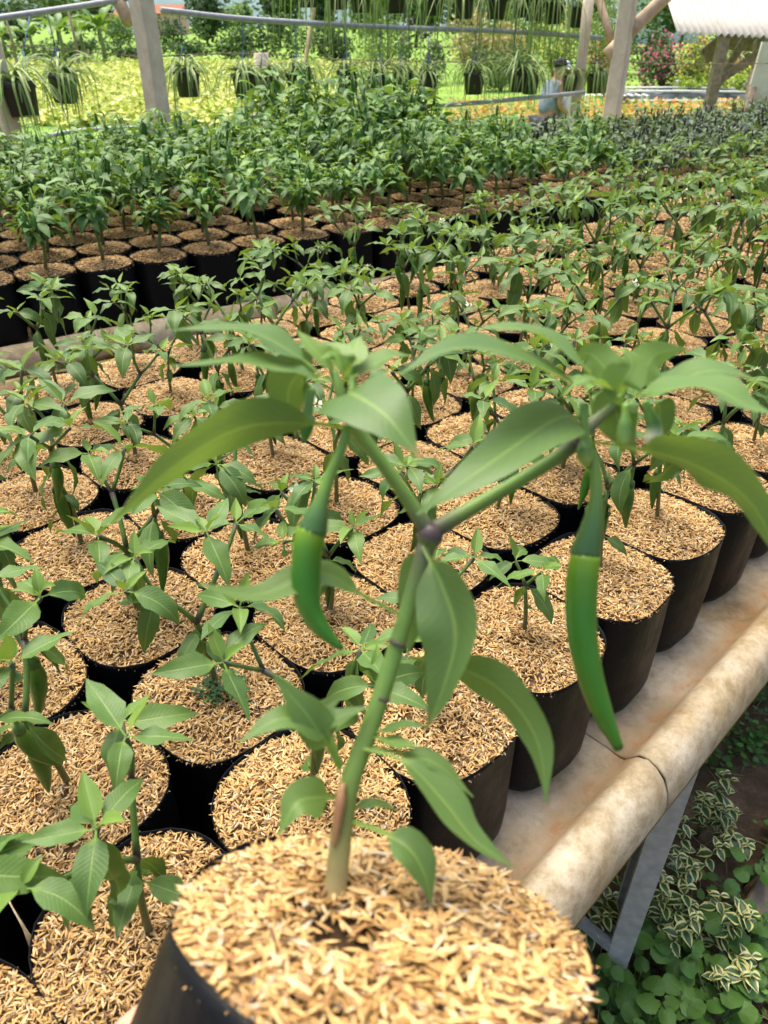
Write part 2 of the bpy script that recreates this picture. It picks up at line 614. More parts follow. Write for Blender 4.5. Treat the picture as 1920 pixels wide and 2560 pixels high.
def flower_mesh():
    mb = MB()
    for k in range(5):
        a = k * 2 * math.pi / 5
        d = Vector((math.cos(a), math.sin(a), 0))
        s = Vector((-math.sin(a), math.cos(a), 0))
        vs = [d * 0.12, d * 0.55 + s * 0.26 + Vector((0, 0, -0.08)), d * 0.55 - s * 0.26 + Vector((0, 0, -0.08)), d * 1.0 + Vector((0, 0, 0.08)),
              d * 0.55 + Vector((0, 0, -0.14))]
        mb.add(vs, [(0, 4, 1), (0, 2, 4), (4, 3, 1), (4, 2, 3)], col=(0.80, 0.80, 0.66))
    mb.tube([Vector((0, 0, 0.25)), Vector((0, 0, 0.0)), Vector((0, 0, -0.28))], [0.12, 0.16, 0.05], 6,
            [(0.10, 0.2, 0.03), (0.35, 0.42, 0.1), (0.12, 0.13, 0.2)])
    return mb.mesh('flower_mesh', M['petal'])


FLOWER = flower_mesh()


def bud_mesh():
    mb = MB()
    mb.tube([Vector((0, 0, 0)), Vector((0, 0, -0.55)), Vector((0, 0, -0.62)), Vector((0, 0, -0.85)), Vector((0, 0, -1.0))],
            [0.05, 0.06, 0.16, 0.2, 0.06], 7, [(0.1, 0.2, 0.04)] * 3 + [(0.32, 0.40, 0.14), (0.42, 0.46, 0.22)])
    return mb.mesh('bud_mesh', M['fruit'])


BUD = bud_mesh()

# ------------------------------------------------------------------ young chili plant variants (near bench)
STEM_LO, STEM_HI, NODE = (0.13, 0.105, 0.045), (0.085, 0.17, 0.035), (0.055, 0.035, 0.05)


def plant_variant(seed, height=1.0, bushy=1.0, fruits=0, flowers=0, seedling=False):
    rr = random.Random(seed)
    stem = MB()
    parts = []                                   # (name, mesh, matrix)
    h0 = rr.uniform(0.085, 0.135) * height
    if seedling:
        h0 = 0.085
    lean = Vector((rr.uniform(-0.18, 0.18), rr.uniform(-0.18, 0.18), 1)) * h0
    mid = lean * 0.5 + Vector((rr.uniform(-0.006, 0.006), rr.uniform(-0.006, 0.006), 0))
    base = Vector((0, 0, -0.012))
    r0 = 0.0033 if not seedling else 0.003
    pts = catmull([base, mid, lean], 7)
    stem.tube(pts, [r0 * (1.15 - 0.35 * i / 6) for i in range(7)], 7, [tuple(np.array(STEM_LO) * (1 - i / 6) + np.array(STEM_HI) * (i / 6)) for i in range(7)])
    fork_pts, tips = [], []

    def grow(p, d, L, r, depth):
        d = d.normalized()
        q = p + d * L
        m2 = p + d * L * 0.5 + Vector((rr.uniform(-1, 1), rr.uniform(-1, 1), rr.uniform(-0.3, 1))) * L * 0.06
        pp = catmull([p, m2, q], 5)
        stem.tube(pp, [r * 1.25, r, r * 0.95, r * 0.95, r * 1.2], 6, [NODE, STEM_HI, STEM_HI, STEM_HI, NODE])
        fork_pts.append((q, d))
        if depth == 0:
            tips.append((q, d))
            return
        az = rr.uniform(0, 6.28)
        for k in range(2):
            a = az + k * math.pi + rr.uniform(-0.4, 0.4)
            nd = d * 1.0 + Vector((math.cos(a), math.sin(a), 0.25)) * rr.uniform(0.55, 0.9)
            nd.z = max(nd.z, 0.35)
            grow(q, nd, L * rr.uniform(0.62, 0.9), r * 0.78, depth - 1)

    az0 = rr.uniform(0, 6.28)
    nb = 2 if rr.random() < 0.7 else 3
    fork_pts.append((lean, Vector((0, 0, 1))))
    for k in range(nb):
        a = az0 + k * 2 * math.pi / nb + rr.uniform(-0.3, 0.3)
        d = Vector((math.cos(a) * rr.uniform(0.6, 0.95), math.sin(a) * rr.uniform(0.6, 0.95), 1))
        if seedling:
            grow(lean, d, 0.035, 0.0022, 0)
        else:
            grow(lean, d, rr.uniform(0.048, 0.07) * height, 0.0029, 1 if k < 2 else 0)
    # crown leaves
    for (q, d) in tips:
        n = rr.randint(4, 6) if not seedling else 4
        a0 = rr.uniform(0, 6.28)
        for k in range(n):
            a = a0 + k * 2.4
            if k < 3:
                mesh, L, el = rr.choice(LEAF), rr.uniform(0.046, 0.070) * bushy, rr.uniform(-0.05, 0.45)
            else:
                mesh, L, el = rr.choice(LEAF_Y), rr.uniform(0.024, 0.045) * bushy, rr.uniform(0.35, 1.15)
            parts.append(('leaf', mesh, frame(q, a, el, rr.uniform(-0.5, 0.5), L)))
        if rr.random() < 0.5 and not seedling:
            parts.append(('bud', BUD, frame(q, rr.uniform(0, 6), 0.0, 0, 0.022)))
    # drooping fork leaves
    for (q, d) in fork_pts[:-len(tips)] if len(fork_pts) > len(tips) else fork_pts:
        for k in range(2):
            parts.append(('leaf', rr.choice(LEAF[1:7]), frame(q, rr.uniform(0, 6.28), rr.uniform(-1.3, 0.05), rr.uniform(-0.5, 0.5), rr.uniform(0.052, 0.078) * bushy)))
    for k in range(rr.randint(2, 4) if not seedling else 1):
        s = rr.uniform(0.3, 0.95)
        parts.append(('leaf', rr.choice(LEAF), frame(lean * s, rr.uniform(0, 6.28), rr.uniform(-0.9, 0.2), rr.uniform(-0.4, 0.4),
                                                      rr.uniform(0.028, 0.06) * (0.6 if seedling else 1))))
    fz = [f for f in fork_pts if f not in tips] + tips
    for k in range(fruits):
        q, d = fz[k % len(fz)]
        parts.append(('chili_fruit', FRUITS[k % 3], frame(q, rr.uniform(0, 6.28), 0, 0, min(rr.uniform(0.075, 0.115), q.z * 0.93))))
    for k in range(flowers):
        q, d = tips[(k + 1) % len(tips)]
        off = Vector((rr.uniform(-1, 1), rr.uniform(-1, 1), 0)).normalized() * 0.022
        parts.append(('flower', FLOWER, Matrix.Translation(q + off + Vector((0, 0, 0.004))) @ Matrix.Rotation(rr.uniform(0.3, 1.0), 4, 'X') @ Matrix.Scale(0.0145, 4)))
    return stem.mesh('stem_mesh', M['stem']), parts


VAR = []          # (stem mesh, parts, class)
specs = [(11, 1.0, 1.0, 1, 0), (12, 1.1, 1.05, 2, 0), (13, 0.95, 1.0, 0, 0), (14, 1.0, 1.1, 2, 1), (15, 1.15, 1.0, 1, 0), (16, 0.9, 0.95, 0, 1),
         (17, 1.05, 1.08, 3, 0), (18, 1.0, 0.95, 0, 0), (19, 1.1, 1.1, 1, 1), (20, 0.95, 1.05, 2, 0)]
for (sd, hh, bu, fr, fl) in specs:
    st, pp = plant_variant(sd, hh * 1.08, bu, fr, fl)
    VAR.append((st, pp, (fr > 0, fl > 0)))
SEEDLING = plant_variant(77, 0.9, 0.95, 0, 0, True)
SEEDLING = (SEEDLING[0], SEEDLING[1], (False, False))


# ------------------------------------------------------------------ grow bags and husk mulch
BAG_H, BAG_U, BAG_N = 0.190, 0.0862, 0.0915


def sup_r(a, ru=BAG_U, rn=BAG_N, e=2.8):
    c, s = abs(math.cos(a)), abs(math.sin(a))
    return 1.0 / ((c / ru) ** e + (s / rn) ** e) ** (1 / e)


def bag_mesh(seed, ru=BAG_U, rn=BAG_N, h=BAG_H, seg=44, e=2.8, belly=0.0, amp=1.25):
    rr = random.Random(seed)
    o = Vector((rr.uniform(0, 50), rr.uniform(0, 50), 0))
    prof = [(0.0, 0.80), (0.004, 0.90), (0.018, 0.965), (0.05, 0.985), (0.09, 0.99), (0.13, 0.99), (0.165, 0.985), (0.182, 0.99), (BAG_H, 1.0)]
    inner = [(BAG_H, 0.992), (0.178, 0.982), (0.160, 0.975)]
    mb = MB()
    rows = []
    for z, k in prof + inner:
        z = z * h / BAG_H
        row = []
        for i in range(seg):
            a = 2 * math.pi * i / seg
            zz = z / h
            n1 = mnoise.noise(Vector((math.cos(a) * 1.3, math.sin(a) * 1.3, zz * 1.0)) + o)
            n2 = mnoise.noise(Vector((math.cos(a) * 5, math.sin(a) * 5, zz * 2.2)) + o * 2)
            r = sup_r(a, ru, rn, e) * k * (1 + belly * math.sin(zz * math.pi)) * (1 + amp * (0.018 * n1 + 0.017 * n2 * (1.3 - zz * 0.7)) - 0.012)
            zr = z
            if zz > 0.85:
                zr += amp * (0.006 * n1 + 0.002 * n2) * (zz - 0.85) / 0.15
            row.append(Vector((r * math.cos(a), r * math.sin(a), zr)))
        rows.append(row)
    vs = [p for r in rows for p in r]
    fs = []
    for i in range(len(rows) - 1):
        for k in range(seg):
            k2 = (k + 1) % seg
            fs.append((i * seg + k, i * seg + k2, (i + 1) * seg + k2, (i + 1) * seg + k))
    fs.append(tuple(range(seg - 1, -1, -1)))
    mb.add(vs, fs)
    return mb.mesh('grow_bag_mesh', M['bag'], color=False)


HUSK_COL = np.array([(0.54, 0.33, 0.118), (0.61, 0.41, 0.170), (0.45, 0.258, 0.086), (0.67, 0.49, 0.25), (0.31, 0.17, 0.065), (0.54, 0.44, 0.30), (0.17, 0.10, 0.05)])
HUSK_P = np.array([0.28, 0.23, 0.18, 0.12, 0.10, 0.05, 0.04])


def dome(x, y, ru, rn, h, amp):
    q = np.clip(1 - (x / ru) ** 2 - (y / rn) ** 2, 0, 1)
    return h * q + amp * (np.sin(x * 61 + 1.3) * np.cos(y * 53) + 0.7 * np.sin(x * 110 + y * 87))


def husk_mesh(seed, n, ru, rn, z0, h=0.012, L=0.0088, hole=None, rm=0.968, e=2.8):
    g = np.random.default_rng(seed)
    a = g.uniform(0, 2 * np.pi, n)
    rad = np.sqrt(g.uniform(0, 1, n))
    rmax = np.array([sup_r(t, ru, rn, e) for t in a]) * rm
    x, y = rad * rmax * np.cos(a), rad * rmax * np.sin(a)
    z = z0 + dome(x, y, ru, rn, h, 0.0014) + g.uniform(0, 0.0062, n) + 0.0006
    keep = np.ones(n, bool)
    if hole is not None:
        hx, hy, hr, hd = hole
        dd = np.hypot(x - hx, y - hy)
        z -= hd * np.exp(-(dd / hr) ** 2)
        keep = g.uniform(0, 1, n) > 0.93 * np.exp(-(dd / hr) ** 4)
    x, y, z = x[keep], y[keep], z[keep]
    n = len(x)
    ln = L * g.uniform(0.7, 1.22, n) * 0.5
    wd = ln * g.uniform(0.15, 0.235, n)
    yaw = g.uniform(0, 2 * np.pi, n)
    pit = np.clip(g.normal(0, 0.28, n), -0.9, 0.9)
    rol = g.normal(0, 0.55, n)
    d = np.c_[np.cos(yaw) * np.cos(pit), np.sin(yaw) * np.cos(pit), np.sin(pit)]
    s0 = np.c_[-np.sin(yaw), np.cos(yaw), np.zeros(n)]
    u0 = np.cross(d, s0)
    s = s0 * np.cos(rol)[:, None] + u0 * np.sin(rol)[:, None]
    u = np.cross(d, s)
    c = np.c_[x, y, z]
    ln, wd = ln[:, None], wd[:, None]
    P = [c - d * ln, c - d * ln * 0.3 + s * wd, c - d * ln * 0.3 - s * wd, c - d * ln * 0.2 + u * wd * 0.75,
         c + d * ln * 0.45 + s * wd * 0.85, c + d * ln * 0.45 - s * wd * 0.85, c + d * ln * 0.45 + u * wd * 0.65, c + d * ln]
    vs = np.stack(P, 1).reshape(-1, 3)
    fq = np.array([(0, 3, 1), (0, 2, 3), (1, 3, 6), (1, 6, 4), (3, 2, 5), (3, 5, 6), (4, 6, 7), (6, 5, 7)])
    fs = (fq[None] + (np.arange(n) * 8)[:, None, None]).reshape(-1, 3)
    ci = g.choice(len(HUSK_COL), n, p=HUSK_P)
    # patches that weathered darker
    pt = 0.5 + 0.5 * np.sin(x * 37 + seed) * np.cos(y * 41 + 2 * seed)
    col = HUSK_COL[ci] * (g.uniform(0.84, 1.12, n) * (0.92 + 0.12 * pt))[:, None]
    col = np.repeat(np.clip(col, 0, 0.85), 8, 0)
    return quick_mesh('husk_mesh', vs, fs, col, M['husk'])


def soil_mesh(ru, rn, z0, h=0.012, hole=None, mat='soil', e=2.8, seg=36, rings=9):
    mb = MB()
    vs = [Vector((0, 0, 0))]
    for j in range(1, rings + 1):
        for i in range(seg):
            a = 2 * math.pi * i / seg
            r = sup_r(a, ru, rn, e) * 0.978 * j / rings
            vs.append(Vector((r * math.cos(a), r * math.sin(a), 0)))
    for p in vs:
        p.z = z0 + float(dome(np.array(p.x), np.array(p.y), ru, rn, h, 0.0014))
        if hole:
            dd = math.hypot(p.x - hole[0], p.y - hole[1])
            p.z -= hole[3] * math.exp(-(dd / hole[2]) ** 2)
    fs = [(0, 1 + i, 1 + (i + 1) % seg) for i in range(seg)]
    for j in range(rings - 1):
        for i in range(seg):
            a, b = 1 + j * seg + i, 1 + j * seg + (i + 1) % seg
            fs.append((a, a + seg, b + seg, b))
    mb.add(vs, fs)
    return mb.mesh('soil_mesh', M[mat], color=False)


MULCH_Z = 0.1815
BAGS = [bag_mesh(100 + k) for k in range(7)]
HUSKS = [husk_mesh(20 + k, 4600, BAG_U, BAG_N, MULCH_Z, L=0.0088) for k in range(5)]
HUSKS_LO = [husk_mesh(40 + k, 1200, BAG_U, BAG_N, MULCH_Z, L=0.0125) for k in range(3)]
SOILS = [soil_mesh(BAG_U, BAG_N, MULCH_Z)]
H_RIM = 0.625
Z_TOP = HC - H_RIM - BAG_H               # bench top height

# ------------------------------------------------------------------ benches
UA = R(45.5)
U1, N1 = Vector((math.sin(UA), math.cos(UA), 0)), Vector((-math.cos(UA), math.sin(UA), 0))
U2, N2 = Vector((0.842, 0.539, 0)).normalized(), Vector((-0.539, 0.842, 0)).normalized()
O1, O2 = Vector((0, 0, 0)), Vector((-1.122, 2.055, 0))


def bench(name, label, O, U, Nn, n_in, n_out, joints, leg_us, lip=1):
    root = empty(name, O + U * joints[0])
    base_inv = Matrix.Translation(-(O + U * joints[0]))
    tag(root, label, 'bench')
    rr = random.Random(3)

    def wp(u, n, z):
        return O + U * u + Nn * n + Vector((0, 0, z)) - (O + U * joints[0])
    # cross section from the outer (lip) edge inwards, n measured from n_in
    prof = [(-0.006, -0.052), (-0.008, -0.030), (-0.004, -0.008), (0.006, 0.012), (0.018, 0.023), (0.031, 0.027), (0.044, 0.022), (0.053, 0.010),
            (0.060, 0.001), (0.068, -0.001), (0.085, 0.0), (0.3, 0.0), (0.7, 0.0)]
    W_ = n_out - n_in
    back = [(W_ - 0.7, 0.0), (W_ - 0.3, 0.0), (W_ - 0.085, 0.0), (W_ - 0.06, 0.001), (W_ - 0.044, 0.022), (W_ - 0.031, 0.027), (W_ - 0.018, 0.023), (W_ - 0.004, -0.008), (W_, -0.05)]
    prof = prof + [b for b in back if b[0] > 0.7]
    th = 0.007
    for k in range(len(joints) - 1):
        ua, ub = joints[k] + 0.002, joints[k + 1] - 0.002
        mb = MB()
        nu = max(2, int((ub - ua) / 0.06))
        vs, fs, cs = [], [], []
        m = len(prof)
        jog = rr.uniform(-0.003, 0.003)
        for i in range(nu + 1):
            u = ua + (ub - ua) * i / nu
            for s in (0, 1):
                for (n, z) in prof:
                    e = mnoise.noise(Vector((u * 9, n * 7, k))) * 0.0016
                    ue = u
                    if i in (0, nu):
                        ue += 0.004 * mnoise.noise(Vector((n * 60, k, i)))
                    vs.append(wp(ue, n_in + n, Z_TOP - 0.001 + z + e - s * th + (jog if n < 0.08 else 0)))
                    cs.append((1.0 if 0.052 < n < 0.07 else (0.35 if 0.05 < n < 0.09 else 0.0), 0, 0))
        st = 2 * m
        for i in range(nu):
            for j in range(m - 1):
                a = i * st + j
                fs.append((a, a + 1, a + st + 1, a + st))
                b = a + m
                fs.append((b, b + st, b + st + 1, b + 1))
            a = i * st
            fs.append((a, a + st, a + st + m, a + m))
            a = i * st + m - 1
            fs.append((a, a + m, a + st + m, a + st))
        for i in (0, nu):
            for j in range(m - 1):
                a = i * st + j
                q = (a, a + m, a + m + 1, a + 1)
                fs.append(q if i == 0 else q[::-1])
        mb.add(vs, fs, col=cs)
        put('cement_sheet', mb.mesh('sheet_mesh', M['sheet']), root)

    def channel(mb, p0, p1, open_dir, w=0.06, d=0.038, t=0.0022, lipw=0.012):
        ax = (p1 - p0).normalized()
        od = (open_dir - ax * open_dir.dot(ax)).normalized()
        sd = ax.cross(od)
        prof2 = [(d, -w / 2 + lipw), (d, -w / 2), (0, -w / 2), (0, -w / 6), (0.005, -w / 9), (0.005, w / 9), (0, w / 6), (0, w / 2), (d, w / 2), (d, w / 2 - lipw)]
        vs = []
        for p in (p0, p1):
            for (a, b) in prof2:
                vs.append(p + od * a + sd * b)
        m = len(prof2)
        mb.add(vs, [(j, j + 1, m + j + 1, m + j) for j in range(m - 1)])
    for u in leg_us:
        for n, od in ((n_in + 0.012, Nn), (n_out - 0.06, -Nn)):
            mb = MB()
            channel(mb, wp(u, n, 0.0), wp(u, n, Z_TOP - 0.022), (U * -0.5 + od).normalized(), w=0.072)
            put('leg', mb.mesh('leg_mesh', M['galv'], smooth=False, color=False), root)
        mb = MB()
        channel(mb, wp(u - 0.03, n_in + 0.03, Z_TOP - 0.05), wp(u - 0.03, n_out - 0.03, Z_TOP - 0.05), Vector((0, 0, 1)))
        put('cross_rail', mb.mesh('rail_mesh', M['galv'], smooth=False, color=False), root)
        mb = MB()
        channel(mb, wp(u - 0.028, n_in + 0.03, 0.13), wp(u - 0.028, n_out - 0.03, 0.13), Vector((0, 0, 1)), w=0.045, d=0.025)
        put('foot_rail', mb.mesh('rail_mesh', M['galv_bright'], smooth=False, color=False), root)
    for n in (n_in + 0.12, n_out - 0.12):
        mb = MB()
        channel(mb, wp(joints[0] + 0.05, n, Z_TOP - 0.011 - 0.04), wp(joints[-1] - 0.05, n, Z_TOP - 0.011 - 0.04), Vector((0, 0, 1)), d=0.036)
        put('long_rail', mb.mesh('rail_mesh', M['galv'], smooth=False, color=False), root)
    return root


bench('plant_bench', 'long bench of tan stained cement sheet with rolled edge under the young chili plants', O1, U1, N1, 0.172, 1.60,
      [-1.1, 0.677, 2.45, 4.25, 5.2], [-0.6, 0.825, 2.4, 3.9])
bench('plant_bench', 'pale cement sheet bench under the tall bushy chili plants', O2, U2, N2, -0.015, 1.62,
      [-1.2, 0.6, 2.4, 4.2, 6.0, 7.2], [-0.8, 0.9, 2.6, 4.3, 6.0])

# ------------------------------------------------------------------ near bench plants
near_px = [(191, 1985), (572, 1735), (328, 1560), (-3, 1710), (165, 1395), (611, 1420), (777, 2010), (363, 2370), (1308, 1600), (1064, 1790), (1491, 1455),
           (1599, 1315), (1730, 1205), (1860, 1110), (1222, 1275), (1395, 1165), (1054, 1395), (800, 1285), (820, 1535), (1020, 1160), (672, 1140),
           (478, 1280), (345, 1170), (22, 1265), (135, 1085), (330, 1010), (547, 970), (20, 1005), (208, 935), (431, 886), (555, 857), (735, 805), (926, 765)]
ROWS = [0.362, 0.549, 0.732, 0.913, 1.092, 1.272, 1.458]
PITCH = 0.1705
rng = random.Random(21)
cells = {}
for (x, y) in near_px:
    p, d = on_plane(x, y, H_RIM)
    n, u = p.dot(N1), p.dot(U1)
    r = min(range(7), key=lambda k: abs(ROWS[k] - n))
    off = 0.088 + 0.012 * r
    c = round((u - off) / PITCH)
    n = ROWS[r] + max(-0.006, min(0.006, (n - ROWS[r]) * 0.3))
    uu = off + c * PITCH + max(-0.004, min(0.004, u - off - c * PITCH))
    cells.setdefault((r, c), (uu, n, (x, y)))
for r in range(7):
    for c in range(-2, 32):
        if (r, c) in cells:
            continue
        n, u = ROWS[r] + rng.uniform(-0.005, 0.005), 0.088 + 0.012 * r + c * PITCH + rng.uniform(-0.003, 0.003)
        P = U1 * u + N1 * n
        dep = P.y * CS + H_RIM * SN
        xr = P.x / dep
        yr = (P.y * SN - H_RIM * CS) / dep
        if dep < 0.3 or abs(xr) > 0.519 + 0.16 / dep or yr < -0.692 - 0.25 / dep:
            continue
        cells[(r, c)] = (u, n, None)

GROUPN = 'young chili plants on the tan edged bench'
LBL = {(True, False): 'fruiting young chili plant without flowers', (True, True): 'flowering and fruiting young chili plant',
       (False, True): 'flowering young chili plant without fruit', (False, False): 'leafy young chili plant without fruit or flowers'}
ROWP = ['row along the rolled bench edge'] + ['%s row in from the rolled bench edge' % w for w in ('second', 'third', 'fourth', 'fifth', 'sixth', 'seventh')]
ROWF = ['front row'] + ['%s row back' % w for w in ('second', 'third', 'fourth', 'fifth', 'sixth', 'seventh', 'eighth')]


def potted(name, var, loc, rz, bag_rz, label, cat, group, bag, husk, soil, prng, scale=1.0, join=None, rise=0.0):
    root = empty(name, loc, bag_rz)
    tag(root, label, cat, group)
    put('grow_bag', bag, root)
    put('soil', soil, root)
    h = put('husk_mulch', husk, root)
    h['kind'] = 'stuff'
    # the plant turned and scaled on the mulch
    B = Matrix.Translation((0, 0, MULCH_Z + 0.012 + rise)) @ Matrix.Rotation(rz - bag_rz, 4, 'Z') @ Matrix.Scale(scale, 4)
    st, parts = var[0], var[1]
    put('stem', st, root, B)
    for (nm, me, mx) in parts:
        if nm == 'chili_fruit':
            f = put(nm, me[0], root, B @ mx)
            put('calyx', me[1], f)
        else:
            o = put(nm, me, root, B @ mx)
            if nm in ('foliage', 'fruit_cluster'):
                o['kind'] = 'stuff'
    return root


ang1 = math.atan2(U1.y, U1.x)
pick = {(1308, 1600): SEEDLING, (328, 1560): VAR[3], (777, 2010): VAR[8], (572, 1735): VAR[2], (191, 1985): VAR[6], (165, 1395): VAR[1]}
vi = 0
order = sorted(cells.items(), key=lambda kv: kv[1][0] + kv[1][1])
CELL_ROOT = {}
for (r, c), (u, n, px) in order:
    P = O1 + U1 * u + N1 * n + Vector((0, 0, Z_TOP + 0.0015))
    var = VAR[(vi * 7 + rng.randint(0, 2)) % len(VAR)]
    vi += 1
    var = pick.get(px, var)
    lab = '%s, %s' % (LBL[var[2]], ROWP[r])
    grp = GROUPN + ', ' + lab
    if var is SEEDLING:
        lab = 'smallest chili seedling with two tufts of leaves in its bag beside the bench edge'
    dep = P.y * CS + H_RIM * SN
    hk = rng.choice(HUSKS if dep < 2.1 else HUSKS_LO)
    flip = math.pi * rng.randint(0, 1)
    o = potted('potted_chili_plant', var, P, rng.uniform(0, 6.28), ang1 + flip + rng.uniform(-0.05, 0.05), lab, 'potted plant', grp,
               rng.choice(BAGS), hk, SOILS[0], rng, rng.uniform(0.82, 1.06) * (0.9 if r >= 5 else 1.0))
    CELL_ROOT[px] = o

# ------------------------------------------------------------------ far bench: tall bushy plants, purple ones to the right
def bushy_variant(seed, mat, H=0.36, n=105, spread=0.105, purple=False):
    rr = random.Random(seed)
    mb, sm = MB(), MB()
    top = Vector((rr.uniform(-0.02, 0.02), rr.uniform(-0.02, 0.02), H * 0.42))
    sm.tube(catmull([Vector((0, 0, -0.01)), top * 0.5 + Vector((rr.uniform(-.006, .006), 0, 0)), top], 5), [0.006, 0.0055, 0.005, 0.005, 0.0055], 6, [STEM_LO, STEM_LO, STEM_HI, STEM_HI, NODE])
    ends = []
    for k in range(9):
        a = k * 2.4 + rr.uniform(-0.3, 0.3)
        e = Vector((math.cos(a) * spread * rr.uniform(0.4, 1.0), math.sin(a) * spread * rr.uniform(0.4, 1.0), H * rr.uniform(0.62, 0.96)))
        st = top * rr.uniform(0.75, 1)
        sm.tube(catmull([st, (st + e) / 2 + Vector((0, 0, 0.015)), e], 4), [0.0036, 0.003, 0.0025, 0.002], 5, STEM_HI)
        ends.append((st, e))
    fr = MB()
    for k in range(n):
        st, e = rr.choice(ends)
        s = rr.uniform(0.25, 1.05)
        p = st.lerp(e, s) + Vector((rr.gauss(0, 1), rr.gauss(0, 1), rr.gauss(0, 1))) * 0.012
        a = rr.uniform(0, 6.28) if rr.random() < 0.4 else math.atan2(e.y, e.x) + rr.gauss(0, 0.9)
        L = rr.uniform(0.042, 0.075) * (0.85 if purple else 1.0)
        yng = s > 0.85
        if yng:
            L *= rr.uniform(0.5, 0.85)
        F = frame(p, a, rr.uniform(-0.35, 0.5) + (0.35 if yng else 0), rr.uniform(-0.5, 0.5), 1)
        path = [F @ q for q in canonical_path(L, rr.uniform(0.3, 1.3), 4)]
        leaf_into(mb, path, L * 0.46, (F.to_3x3() @ Vector((0, 0, 1))), pet=0.12, nl=4, na=2, fold=0.3, tint=(rr.uniform(0.25, 0.7) if yng else rr.uniform(0, 0.2)), petw=0.001, rng=rr, wave=0.1)
    if purple:
        for k in range(5):
            st, e = rr.choice(ends)
            p = e + Vector((rr.uniform(-.02, .02), rr.uniform(-.02, .02), 0.0))
            q = p + Vector((rr.uniform(-.3, .3), rr.uniform(-.3, .3), 1)) * 0.035
            fr.tube([p, p.lerp(q, 0.3), p.lerp(q, 0.7), q], [0.0025, 0.0048, 0.0042, 0.0015], 6, (0.020, 0.013, 0.022))
    else:
        for k in range(5):
            st, e = rr.choice(ends)
            p = e - Vector((0, 0, 0.01))
            q = p + Vector((rr.uniform(-.2, .2), rr.uniform(-.2, .2), -1)) * 0.05
            fr.tube([p, p.lerp(q, 0.3), p.lerp(q, 0.7), q], [0.002, 0.006, 0.005, 0.001], 6, (0.05, 0.16, 0.02))
    parts = [('foliage', mb.mesh('bushy_foliage_mesh', mat), Matrix.Identity(4)),
             ('fruit_cluster', fr.mesh('fruit_cluster_mesh', M['fruit']), Matrix.Identity(4))]
    return (sm.mesh('stem_mesh', M['stem']), parts)


BUSHY = [bushy_variant(200 + k, M['leaf_far'], H) for k, H in enumerate((0.29, 0.32, 0.27, 0.33, 0.30, 0.26))]
PURPLE = [bushy_variant(300 + k, M['leaf_dark'], H, 110, 0.10, True) for k, H in enumerate((0.18, 0.20, 0.17, 0.19))]
ang2 = math.atan2(U2.y, U2.x)
SMALL_F = [bushy_variant(240 + k, M['leaf_far'], H, 60, 0.075) for k, H in enumerate((0.24, 0.27, 0.22))]
for r in range(8):
    for c in range(-6, 44):
        n = 0.130 + r * 0.185 + rng.uniform(-0.004, 0.004)
        u = 0.02 + (r % 2) * 0.05 + c * 0.176 + rng.uniform(-0.002, 0.002)
        P = O2 + U2 * u + N2 * n + Vector((0, 0, Z_TOP + 0.0015))
        dep = P.y * CS + H_RIM * SN
        xr = P.x / dep
        if abs(xr) > 0.519 + 0.2 / dep or dep < 1 or u < -1.1 or u > 7.0:
            continue
        if u > 3.0 and r >= 6:
            continue
        if rng.random() < 0.03 and r < 3:
            continue
        purple = u > 2.75 + rng.uniform(-0.35, 0.35) - 0.10 * r
        if purple:
            var = rng.choice(PURPLE)
            lab = 'dark leaved chili plant with black fruit, %s on the far bench' % ROWF[r]
        elif r == 0 or (r == 1 and rng.random() < 0.5):
            var = rng.choice(SMALL_F)
            lab = 'half grown green chili plant, %s on the far bench' % ROWF[r]
        else:
            var = rng.choice(BUSHY)
            lab = 'tall bushy green chili plant, %s on the far bench' % ROWF[r]
        grp = 'far bench, ' + lab
        sc_ = rng.uniform(0.9, 1.12)
        if 1.5 < u < 2.75 and r > 3 and not purple:
            sc_ *= 1.42
        potted('potted_chili_plant', var, P, rng.uniform(0, 6.28), ang2 + rng.uniform(-0.05, 0.05), lab, 'potted plant', grp,
               rng.choice(BAGS), rng.choice(HUSKS_LO), SOILS[0], rng, sc_)
#@@PART2
# ------------------------------------------------------------------ the bag held up in front of the benches
FG_R = 0.0925
fz = CV(math.sin(R(7.4)), math.cos(R(7.4)) * math.cos(R(2.9)), -math.sin(R(2.9))).normalized()
fx = (C_RT - fz * C_RT.dot(fz)).normalized()
fy = fz.cross(fx)
fc = W(960, 2297, 0.325)
FGM = Matrix(((fx.x, fy.x, fz.x, 0), (fx.y, fy.y, fz.y, 0), (fx.z, fy.z, fz.z, 0), (0, 0, 0, 1)))
FGM = Matrix.Translation(fc - fz * BAG_H) @ FGM
FGI = FGM.inverted()
held = empty('held_chili_plant')
held.matrix_world = FGM
tag(held, 'large blurred chili plant with two long green chilies in a hand held black bag', 'potted plant')


def ray_local(px, py, zl):
    """point of the held bag's own plane z = zl seen at the pixel"""
    a = FGI @ Vector((0, 0, HC))
    b = FGI @ W(px, py, 1.0)
    t = (zl - a.z) / (b.z - a.z)
    return a + (b - a) * t


def FL(x, y, z):
    return FGI @ V(x, y, z)


